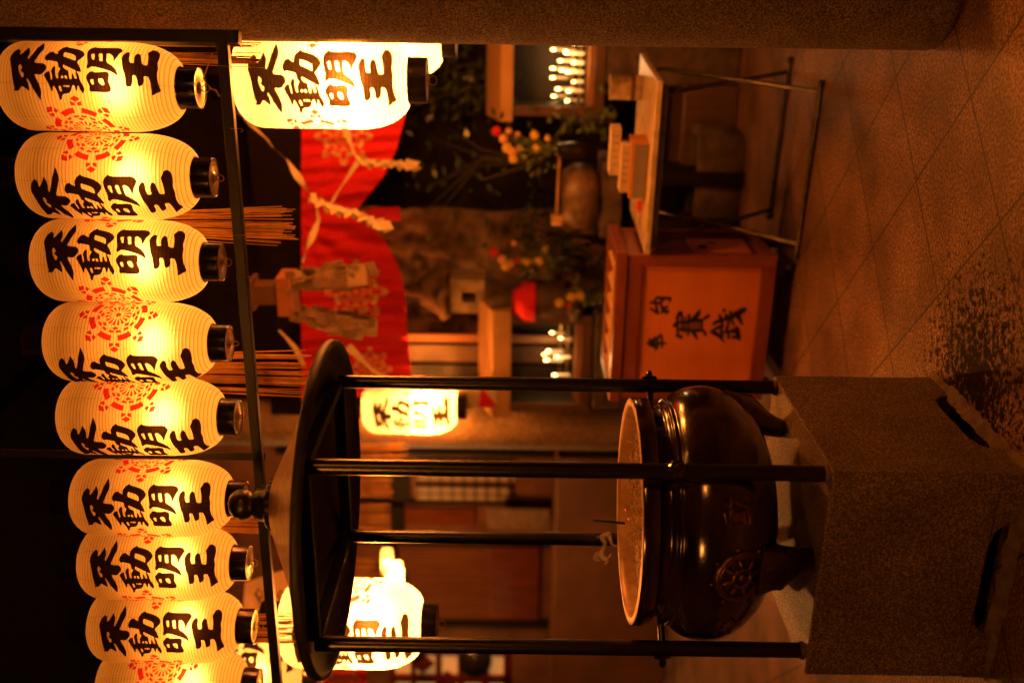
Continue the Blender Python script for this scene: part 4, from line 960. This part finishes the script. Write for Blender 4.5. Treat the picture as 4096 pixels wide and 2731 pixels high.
# rock wall behind the altar
from mathutils import noise as mn
m = MB(); nx, nz = 90, 60; vs = []
wl, wr = PL(1700, 1360, 6.95).dot(ER), PL(1700, 830, 6.95).dot(ER)
for j in range(nz + 1):
    for i in range(nx + 1):
        wx = wl + (wr - wl) * i / nx; z = 2.6 * j / nz
        v = mn.noise(Vector((wx * 2.2, z * 2.2, 1))) * .16 + abs(mn.noise(Vector((wx * 6, z * 6, 5)))) * .09 + mn.noise(Vector((wx * 18, z * 18, 9))) * .025
        vs.append(TW(wx, 6.95 - v, z))
m.add(vs, [(j * (nx + 1) + i, j * (nx + 1) + i + 1, (j + 1) * (nx + 1) + i + 1, (j + 1) * (nx + 1) + i) for j in range(nz) for i in range(nx)], True)
tag(m.build('rock_wall', m_rock), 'mossy rock wall at the back of the altar alcove', 'rock wall')
def leaves(name, x, y, c, hw, hz, n, label, mt=m_leaf):
    p = PL(x, y, c); sh = thing(name, label, 'shrub', (p.x, p.y, p.z - hz))
    m = MB()
    for i in range(n):
        q = Vector((rnd.gauss(0, .5) * hw, rnd.gauss(0, .4) * hw * .6, hz + rnd.uniform(-1, 1) * hz))
        d = Vector((rnd.uniform(-1, 1), rnd.uniform(-1, 1), rnd.uniform(-.8, .5))).normalized() * rnd.uniform(.05, .1); s = d.cross(Vector((rnd.uniform(-1, 1), 1, rnd.uniform(-1, 1)))).normalized() * rnd.uniform(.012, .024)
        m.add([q, q + d * .45 + s, q + d, q + d * .45 - s], [(0, 1, 2, 3)])
    m.build('foliage', mt, sh)
    m = MB()
    for k in range(7): m.tube([(0, 0, 0), (rnd.uniform(-.3, .3) * hw, rnd.uniform(-.2, .2) * hw, hz * .9), (rnd.uniform(-.9, .9) * hw, rnd.uniform(-.4, .4) * hw, hz * 1.7)], [.012, .008, .003], 6)
    m.build('stem', m_darkwood, sh)
leaves('evergreen_shrub', 1840, 320, 6.9, .34, .38, 320, 'dark glossy evergreen shrub beside the right pillar above the candle cabinet')
leaves('evergreen_shrub', 1900, 640, 6.6, .5, .45, 90, 'sparse dark leaves catching light in the black recess above the water bowl')
leaves('evergreen_shrub', 2250, 960, 6.45, .22, .30, 150, 'dark leafy plant between the two flower bunches')
leaves('evergreen_shrub', 2330, 480, 6.3, .14, .2, 70, 'small leafy plant at the left foot of the right candle cabinet', m_leaf2)

# ------------------------------------------------------------------ red curtain with crests under a black beam
CC = 6.05
def bot(y):
    K = [(100, 1660), (300, 1650), (400, 1632), (500, 1612), (600, 1585), (700, 1538), (780, 1475), (840, 1425), (872, 1420), (905, 1478), (945, 1525), (1000, 1562), (1100, 1608), (1200, 1622), (1300, 1628), (1400, 1636), (1500, 1645), (1600, 1655)]
    for i in range(len(K) - 1):
        if K[i][0] <= y <= K[i + 1][0]:
            t = (y - K[i][0]) / (K[i + 1][0] - K[i][0]); return K[i][1] + t * (K[i + 1][1] - K[i][1])
    return 1650
TOPX = 1205
def curtain(y, s):
    x = TOPX + (bot(y) - TOPX) * s
    k = abs(y - 860); g = math.exp(-(k / 330) ** 2)
    ph = (math.atan2(s * 430 + 40, (y - 860) + .001)) * 16
    dd = .028 * math.sin(ph) * g * (.3 + s) + .018 * math.sin(y * .045 + s * 1.2) * (1 - g * .6) + .012 * math.sin(y * .11 + 2 * s)
    return PL(x, y, CC + dd)
m = MB(); ny, ns = 150, 26; vs = []
for i in range(ny + 1):
    for j in range(ns + 1): vs.append(curtain(110 + (1490) * i / ny, j / ns))
m.add(vs, [(i * (ns + 1) + j, i * (ns + 1) + j + 1, (i + 1) * (ns + 1) + j + 1, (i + 1) * (ns + 1) + j) for i in range(ny) for j in range(ns)], True)
lo = sum(vs, Vector()) / len(vs)
cu = thing('red_curtain', 'red altar curtain tied up in the middle with cream wheel crests', 'curtain', lo)
m.build('cloth', m_red, cu, True)
for (x, y, r) in ((1375, 545, 118), (1425, 1165, 128), (1480, 1475, 90)):
    m = MB()
    for lpp in WHEEL:
        V, T = fill([[(x + p[0] * r, y + p[1] * r) for p in lpp]], 30)
        pts = []
        for v in V:
            s = (v.x - TOPX) / (bot(v.y) - TOPX); q = curtain(v.y, s); pts.append(q - ED * .006)
        m.add(pts, T)
    m.build('crest', m_cream, cu, True)
m = MB(); a, b = PL(1440, 858, CC - .03), PL(1600, 856, CC - .03)
m.tube([a, a.lerp(b, .25), a.lerp(b, .27), b], [.022, .026, .04, .043], 16); m.build('tassel', m_red, cu, True)
m = MB(); m.slab(1085, 1660, 1222, -200, CC + .03, .16); tag(m.build('altar_beam', m_nearblack, bev=.006), 'black beam from which the red curtain hangs', 'beam')
m = MB(); m.slab(300, 1640, 1086, -200, CC + .5, .1); tag(m.build('altar_panel', m_nearblack, bev=.004), 'dark boarded wall above the red curtain beam', 'wall')
m = MB(); m.tbox(wl - .02, wr + 2.6, 7.25, 7.35, 0, 4); tag(m.build('back_wall', m_nearblack), 'dark timber wall behind the rocks of the altar', 'wall')

# brown boards between the rocks and the far pillar
bw = thing('board_wall', 'brown board wall between the rocks and the far stone pillar', 'wall', PL(2400, 1440, 6.5))
for (y0, y1, mt, off) in ((1335, 1376, m_midwood, 0), (1378, 1455, m_darkwood2, .02), (1457, 1640, m_darkwood, .03)):
    m = MB(); m.slab(1560, y0, 2420, y1, 6.5 + off, .04); m.build('board', mt, bw, True)
# white cloth with a red point hanging by the left cabinet
m = MB(); m.slab(1700, 1540, 1985, 1632, 6.12, .004); ws = m.build('paper_sign', m_white); tag(ws, 'white paper sheet with a red triangle behind the small far lantern', 'paper sign')
m = MB(); pts = [PL(1915, 1556, 6.117), PL(1990, 1628, 6.117), PL(1930, 1632, 6.117)]
off = WL(ws); m.add([PL(1925, 1545, 6.116), PL(1992, 1628, 6.116), PL(1912, 1628, 6.116)], [(0, 1, 2)]); m.build('red_triangle', m_red, ws, True)

# ------------------------------------------------------------------ paper streamers and the votive paper shelf
def chain(px, d, wd, name, label, mt=m_white, grp=None, tail=False):
    m = MB(); pts = [P(x, y, d) for (x, y) in px]
    fine = []
    for i in range(len(pts) - 1):
        n = max(2, int((pts[i + 1] - pts[i]).length / (.035 if tail else .016)))
        for k in range(n): fine.append(pts[i].lerp(pts[i + 1], k / n))
    fine.append(pts[-1]); N = len(fine); th = Vector((0, .0012, 0))
    if not tail:       # a paper band that twists and pinches
        ph = rnd.uniform(0, 3); row = []
        for i, p in enumerate(fine):
            t = (fine[min(i + 1, N - 1)] - fine[max(i - 1, 0)]).normalized(); s0 = t.cross(Vector((0, 1, 0))).normalized()
            ang = ph + .9 * math.sin(i * .21 + ph) + i * .10; sd = Matrix.Rotation(ang, 3, t) @ s0
            w_ = wd * (.35 + .75 * abs(math.sin(i * .16 + ph * 2)) ** 2)
            row.append((p - sd * w_ / 2, p + sd * w_ / 2))
        vs = [q for r in row for q in r]
        m.add(vs, [(2 * i, 2 * i + 1, 2 * i + 3, 2 * i + 2) for i in range(N - 1)], False)
        m.add([v + th for v in vs], [(2 * i + 2, 2 * i + 3, 2 * i + 1, 2 * i) for i in range(N - 1)], False)
    else:              # folded zigzag tail that ends in a flared tip
        for i in range(N - 1):
            a, b = fine[i], fine[i + 1]; t = (b - a).normalized(); s0 = t.cross(Vector((0, 1, 0))).normalized(); L_ = (b - a).length
            last = i >= N - 3; sgn = 1 if i % 2 else -1
            for (o, f) in ((.22 * sgn, 1), (-.22 * sgn, -1)):
                w_ = wd * (1.0 if not last else 1.6) * rnd.uniform(.7, 1.1)
                c = a + s0 * o * wd + Vector((0, f * .008, 0)); R3 = Matrix.Rotation(rnd.uniform(-.5, .5) + sgn * f * .5, 3, 'Y')
                u = R3 @ t * L_ * .75; v = (Matrix.Rotation(f * .7, 3, t) @ (R3 @ s0)) * w_ * .5
                q = [c - u * .6 - v * .7, c - u * .5 + v * .8, c + u * 1.1 + v, c + u * .9 - v * (1 if last else .6)]
                m.add(q + [z + th for z in q], [(0, 1, 2, 3), (7, 6, 5, 4), (0, 4, 5, 1), (1, 5, 6, 2), (2, 6, 7, 3), (3, 7, 4, 0)])
    return tag(m.build(name, mt), label, 'paper streamer', grp)
SG = 'white paper streamers before the red curtain'
DS = 5.2
chain([(950, 445), (1000, 495), (1070, 560), (1090, 590), (1150, 640), (1180, 690), (1250, 790)], DS, .042, 'paper_streamer', 'white twisted paper rope slanting up to the rail from the curtain', grp=SG)
chain([(1250, 795), (1310, 830), (1360, 845), (1420, 855), (1480, 885), (1570, 915)], DS - .03, .05, 'paper_streamer', 'knotted white paper tail hanging over the tied middle of the curtain', grp=SG, tail=True)
chain([(1265, 810), (1275, 880), (1255, 930), (1230, 990), (1210, 1050)], DS, .035, 'paper_streamer', 'white paper rope running from the knot toward the votive paper shelf', grp=SG)
chain([(1380, 510), (1400, 570), (1430, 640)], DS + .3, .035, 'paper_streamer', 'white paper strip showing at the left edge of the bright larger lantern', grp=SG)
chain([(1432, 642), (1480, 655), (1540, 655), (1600, 660), (1680, 665)], DS + .3, .045, 'paper_streamer', 'crimped white paper tail hanging lower on the right half of the curtain', grp=SG, tail=True)
chain([(1430, 650), (1390, 710), (1350, 770), (1325, 815)], DS + .3, .022, 'paper_streamer', 'thin white cord rising left from the lower paper tail', grp=SG)
chain([(1115, 1320), (1145, 1350), (1180, 1390), (1215, 1460)], DS + .2, .04, 'paper_streamer', 'white paper strip left of the votive shelf, behind straw', grp=SG)
chain([(1390, 1385), (1440, 1430), (1490, 1480), (1560, 1520)], DS + .2, .04, 'paper_streamer', 'white paper strip on the left end of the curtain, by the canopy pipe', grp=SG)
vs_ = P(1160, 1170, 5.0)
vt = thing('votive_shelf', 'small hanging wooden shelf with folded paper strips before the curtain', 'votive shelf', vs_, TROT)
m = MB(); m.box((0, 0, -.02), (.20, .16, .018)); m.box((0, -.072, .02), (.20, .016, .06)); m.box((-.092, .01, .02), (.016, .14, .06)); m.box((.092, .01, .02), (.016, .14, .06)); m.build('tray', m_midwood, vt, bev=.002)
m = MB(); m.box((0, 0, .10), (.10, .10, .14)); m.box((.0, 0, .18), (.16, .13, .02)); m.build('block', m_darkwood2, vt, bev=.002)
m_oldpaper2 = mat('smoked_paper', (0.16, 0.11, 0.065), 0.85, noise=0.25, scale=14)
def zig(x0, z0, s, n=5, yo=0.0, w0=.045, out=.03):
    m = MB(); x, z = x0, z0
    for k in range(n):
        g = .8 + .14 * k; w_, h_ = w0 * g * rnd.uniform(.85, 1.15), .07 * g
        R3 = Matrix.Rotation(rnd.uniform(-.6, .6), 3, 'Z') @ Matrix.Rotation(rnd.uniform(-.25, .25), 3, 'X') @ Matrix.Rotation(s * (-.16) + rnd.uniform(-.08, .08), 3, 'Y')
        c = Vector((x, -.07 + yo - .006 * k, z - h_ / 2)); t3 = R3 @ Vector((0, .0015, 0))
        q = [c + R3 @ Vector(v) for v in ((-w_ / 2, 0, h_ / 2), (w_ / 2, 0, h_ / 2), (w_ / 2, 0, -h_ / 2), (-w_ / 2, 0, -h_ / 2))]
        m.add(q + [v + t3 for v in q], [(0, 1, 2, 3), (7, 6, 5, 4), (0, 4, 5, 1), (1, 5, 6, 2), (2, 6, 7, 3), (3, 7, 4, 0)])
        x += s * (out if k % 2 else -out * .25); z -= h_ * .72
    return m
for s in (1, -1):
    for (x0, z0, n, yo, w0, out, mt) in ((.06, .03, 7, 0, .05, .020, m_oldpaper2), (.09, .01, 7, .03, .055, .026, m_oldpaper), (.115, -.01, 6, .0, .06, .03, m_oldpaper), (.075, -.06, 5, -.03, .05, .024, m_oldpaper2), (.10, -.10, 5, -.02, .085, .022, m_oldpaper)):
        zig(s * x0, z0 + rnd.uniform(-.015, .015), s, n, yo, w0, out).build('folded_strip', mt, vt)

# ------------------------------------------------------------------ building across the court (left background)
CB = 8.3
hb = thing('hall_building', 'timber hall with paper screens and slatted doors at the left behind the burner', 'building', PL(2400, 2200, CB))
def hpart(name, mt, rects, off=0.0, th=.05, parent=None):
    m = MB()
    for (x0, y0, x1, y1) in rects: m.slab(x0, y0, x1, y1, CB + off, th)
    return m.build(name, mt, parent or hb, True)
hpart('wall', m_wall, [(200, 1700, 2900, 3100)], .12, .1)
hpart('post', m_darkwood, [(1100, 1800, 2700, 1840), (1100, 2005, 2700, 2030), (1100, 2165, 2420, 2190), (1100, 2480, 2600, 2515)], 0, .1)
hpart('lintel', m_darkwood, [(1560, 1841, 1640, 2004), (1560, 2031, 1620, 2164), (1540, 2191, 1600, 2479)], .01, .09)
win = hpart('paper_screen', m_shoji, [(1665, 1842, 2060, 1925), (1665, 1948, 2045, 2003)], .06, .02)
m = MB()
for k in range(9):
    x = 1668 + k * 46; m.slab(x, 1842, x + 7, 2003, CB + .045, .014)
for y in (1880, 1932, 1938, 1975): m.slab(1665, y, 2060, y + 7, CB + .03, .0145)
m.build('screen_grid', m_darkwood, win, True)
sd = hpart('slatted_door', m_midwood, [(1600, 2191, 1960, 2479)], .06, .03)
m = MB()
for k in range(20): m.slab(1605, 2194 + k * 14.3, 1955, 2200 + k * 14.3, CB + .04, .019)
m.build('slat', m_boxframe, sd, True)
hpart('door_base', m_boxframe, [(1962, 2191, 2150, 2479)], .05, .05)
hpart('slat_screen', m_boxframe, [(1622, 2032, 1900, 2100)], .05, .03)
m = MB(); m.slab(1950, 2035, 2195, 2118, CB - .25, .03); tag(m.build('notice_board', m_oldpaper), 'blank pale notice board leaning by the hall screens', 'board')
# counter before the hall
m = MB(); a = PL(2225, 1830, 7.3); b = PL(2262, 2900, 7.3); m.tbox(b.dot(ER), a.dot(ER) , 7.3, 7.9, 0, 1.04); tag(m.build('counter', mat('counter_board', (.16, .075, .035), .6, noise=.2, scale=3), bev=.01), 'long brown counter in front of the timber hall', 'counter')
# red lattice window at the far left
lw_ = thing('lattice_window', 'red lattice window with glowing panes at the far left', 'window', PL(2000, 2680, 7.6))
m = MB(); m.slab(1560, 2590, 2040, 2950, 7.66, .02); gl = m.build('pane', emit('lit_pane', (1.0, .5, .13), .30), lw_, True)
m = MB()
for x in (1560, 1640, 1740, 1830, 1925, 2015): m.slab(x, 2590, x + 30, 2950, 7.6, .05)
for y in (2590, 2700, 2795, 2890): m.slab(1560, y, 2046, y + 32, 7.62, .045)
for (x, y) in ((1690, 2650), (1790, 2720), (1880, 2650)):
    p = PL(x, y, 7.59); m.box(p, (.16, .03, .16), TROT, Matrix.Rotation(TROT, 3, 'Z') @ Matrix.Rotation(PI / 4, 3, 'Y'))
m.build('lattice', mat('red_lacquer', (.16, .02, .012), .4), lw_, True)
for (x, y, r, lab) in ((1900, 2640, .15, 'dark lacquer drum hung by the lattice window'), (1660, 2605, .10, 'dark round gong at the edge of the lattice window')):
    p = PL(x, y, 7.2); m = MB()
    m.ball(p, r, 20, 12, (1, .6, 1)); tag(m.build('drum', m_lacquer), lab, 'drum')
# red curtain with cream crest at the far left
m = MB(); vs = []
for i in range(41):
    for j in range(9):
        y = 2660 + 260 * i / 40; x = 1255 + (1465 - 1255) * j / 8; vs.append(PL(x, y, 5.9 + .02 * math.sin(i * .9)))
m.add(vs, [(i * 9 + j, i * 9 + j + 1, (i + 1) * 9 + j + 1, (i + 1) * 9 + j) for i in range(40) for j in range(8)], True)
rc = m.build('red_curtain', m_red); tag(rc, 'short red curtain below the half covered lantern at the left edge', 'curtain')
m = MB()
for lpp in WHEEL:
    V, T = fill([[(1370 + p[0] * 75, 2715 + p[1] * 75) for p in lpp]], 0); m.add([PL(v.x, v.y, 5.86) for v in V], T)
m.build('crest', m_cream, rc, True)
# glowing white wall lamp right of the half covered lantern
wl_ = thing('wall_lamp', 'bright white paper wall lamp right of the half covered lantern', 'lamp', PL(1620, 2250, 6.6))
p = PL(1612, 2312, 6.6); wl_.location = p
q = Matrix.Rotation(TROT, 3, 'Z') @ Matrix.Rotation(R_(-9), 3, 'Y')
m = MB(); m.box((p.x, p.y, p.z + .055), (.26, .12, .125), 0, q); m.build('shade', m_paper_big, wl_, True, bev=.02)
p2 = PL(1548, 2243, 6.62); m = MB(); m.box(p2, (.19, .10, .085), TROT); m.build('upper_shade', m_paper_big, wl_, True, bev=.012)
lt = bpy.data.lights.new('upper_bulb_light', 'POINT'); lt.energy = 12; lt.color = BULB_COL; lt.shadow_soft_size = .03
lo = bpy.data.objects.new('bulb', lt); C.objects.link(lo); lo.parent = wl_; lo.location = p2 - p
lt = bpy.data.lights.new('wall_lamp_light', 'POINT'); lt.energy = 300; lt.color = (1, .5, .15); lt.shadow_soft_size = .1
lo = bpy.data.objects.new('bulb', lt); C.objects.link(lo); lo.parent = wl_; lo.location = (0, 0, .055)
m = MB(); m.box((p.x, p.y, p.z - .02), (.11, .10, .03), TROT); m.build('base', m_black, wl_, True)
m = MB(); m.tube([p + Vector((0, 0.05, .11)), p + Vector((0, .4, .26))], .012, 8); m.build('bracket', m_black, wl_, True)
# votive boards under the eaves at the far left
vb = thing('votive_board', 'slanting pale votive board with black brush marks under the eaves', 'board', P(1100, 2560, 5.2))
q0 = [P(980, 2330, 5.6), P(1290, 2230, 5.6), P(1290, 2900, 5.2), P(930, 2900, 5.2)]
m = MB(); th = Vector((0, .03, 0)); m.add(q0 + [v + th for v in q0], [(0, 1, 2, 3), (7, 6, 5, 4), (0, 4, 5, 1), (1, 5, 6, 2), (2, 6, 7, 3), (3, 7, 4, 0)]); m.build('board', m_white, vb, True)
for k, (x, y) in enumerate(((1030, 2375), (1045, 2400), (1070, 2395), (1010, 2590), (1035, 2595), (975, 2590), (1120, 2380), (1140, 2400))):
    d = 5.6 - .4 * (y - 2280) / 620 - .03; a = P(x, y, d)
    m = MB(); m.tube([a + Vector((-.03, 0, -.012)), a + Vector((0, 0, .012)), a + Vector((.028, 0, -.004)), a + Vector((.01, 0, -.03))], .006, 5)
    m.build('brush_mark', m_black, vb, True)
# far straw fringe in front of the hall
for (x, y, half, lab) in ((1640, 1830, .12, 'blurred far straw tassel just left of the lit stone pillar'), (1575, 1945, .09, 'second far straw tassel left of the lit stone pillar'), (1570, 2065, .09, 'far straw tassel behind the rear canopy pipe'), (1512, 2270, .08, 'far straw tassel above the white wall lamp')):
    p = P(x, y, 6.6); tassel(p.x, p.y, p.z, p.z + .62, half, 60, lab, 'far straw tassels before the hall', 1.1, -ER)

# ------------------------------------------------------------------ roof over the court
m = MB(); m.box((0, 5, 5.2), (16, 15, .08), TROT)
m_roofblack = mat('near_black_timber', (.003, .002, .0016), .9, noise=.4, scale=12, spec=.03)  # near-black roof timber with almost no specular
rf = m.build('eaves_roof', m_roofblack); tag(rf, 'dark timber eaves roof over the lanterns', 'roof')
for i in range(9):
    m = MB(); p = TW(-3.2 + .8 * i, 5.2, 5.11); m.box(p, (.09, 11, .12), TROT); b_ = m.build('rafter', m_roofblack, rf, True)
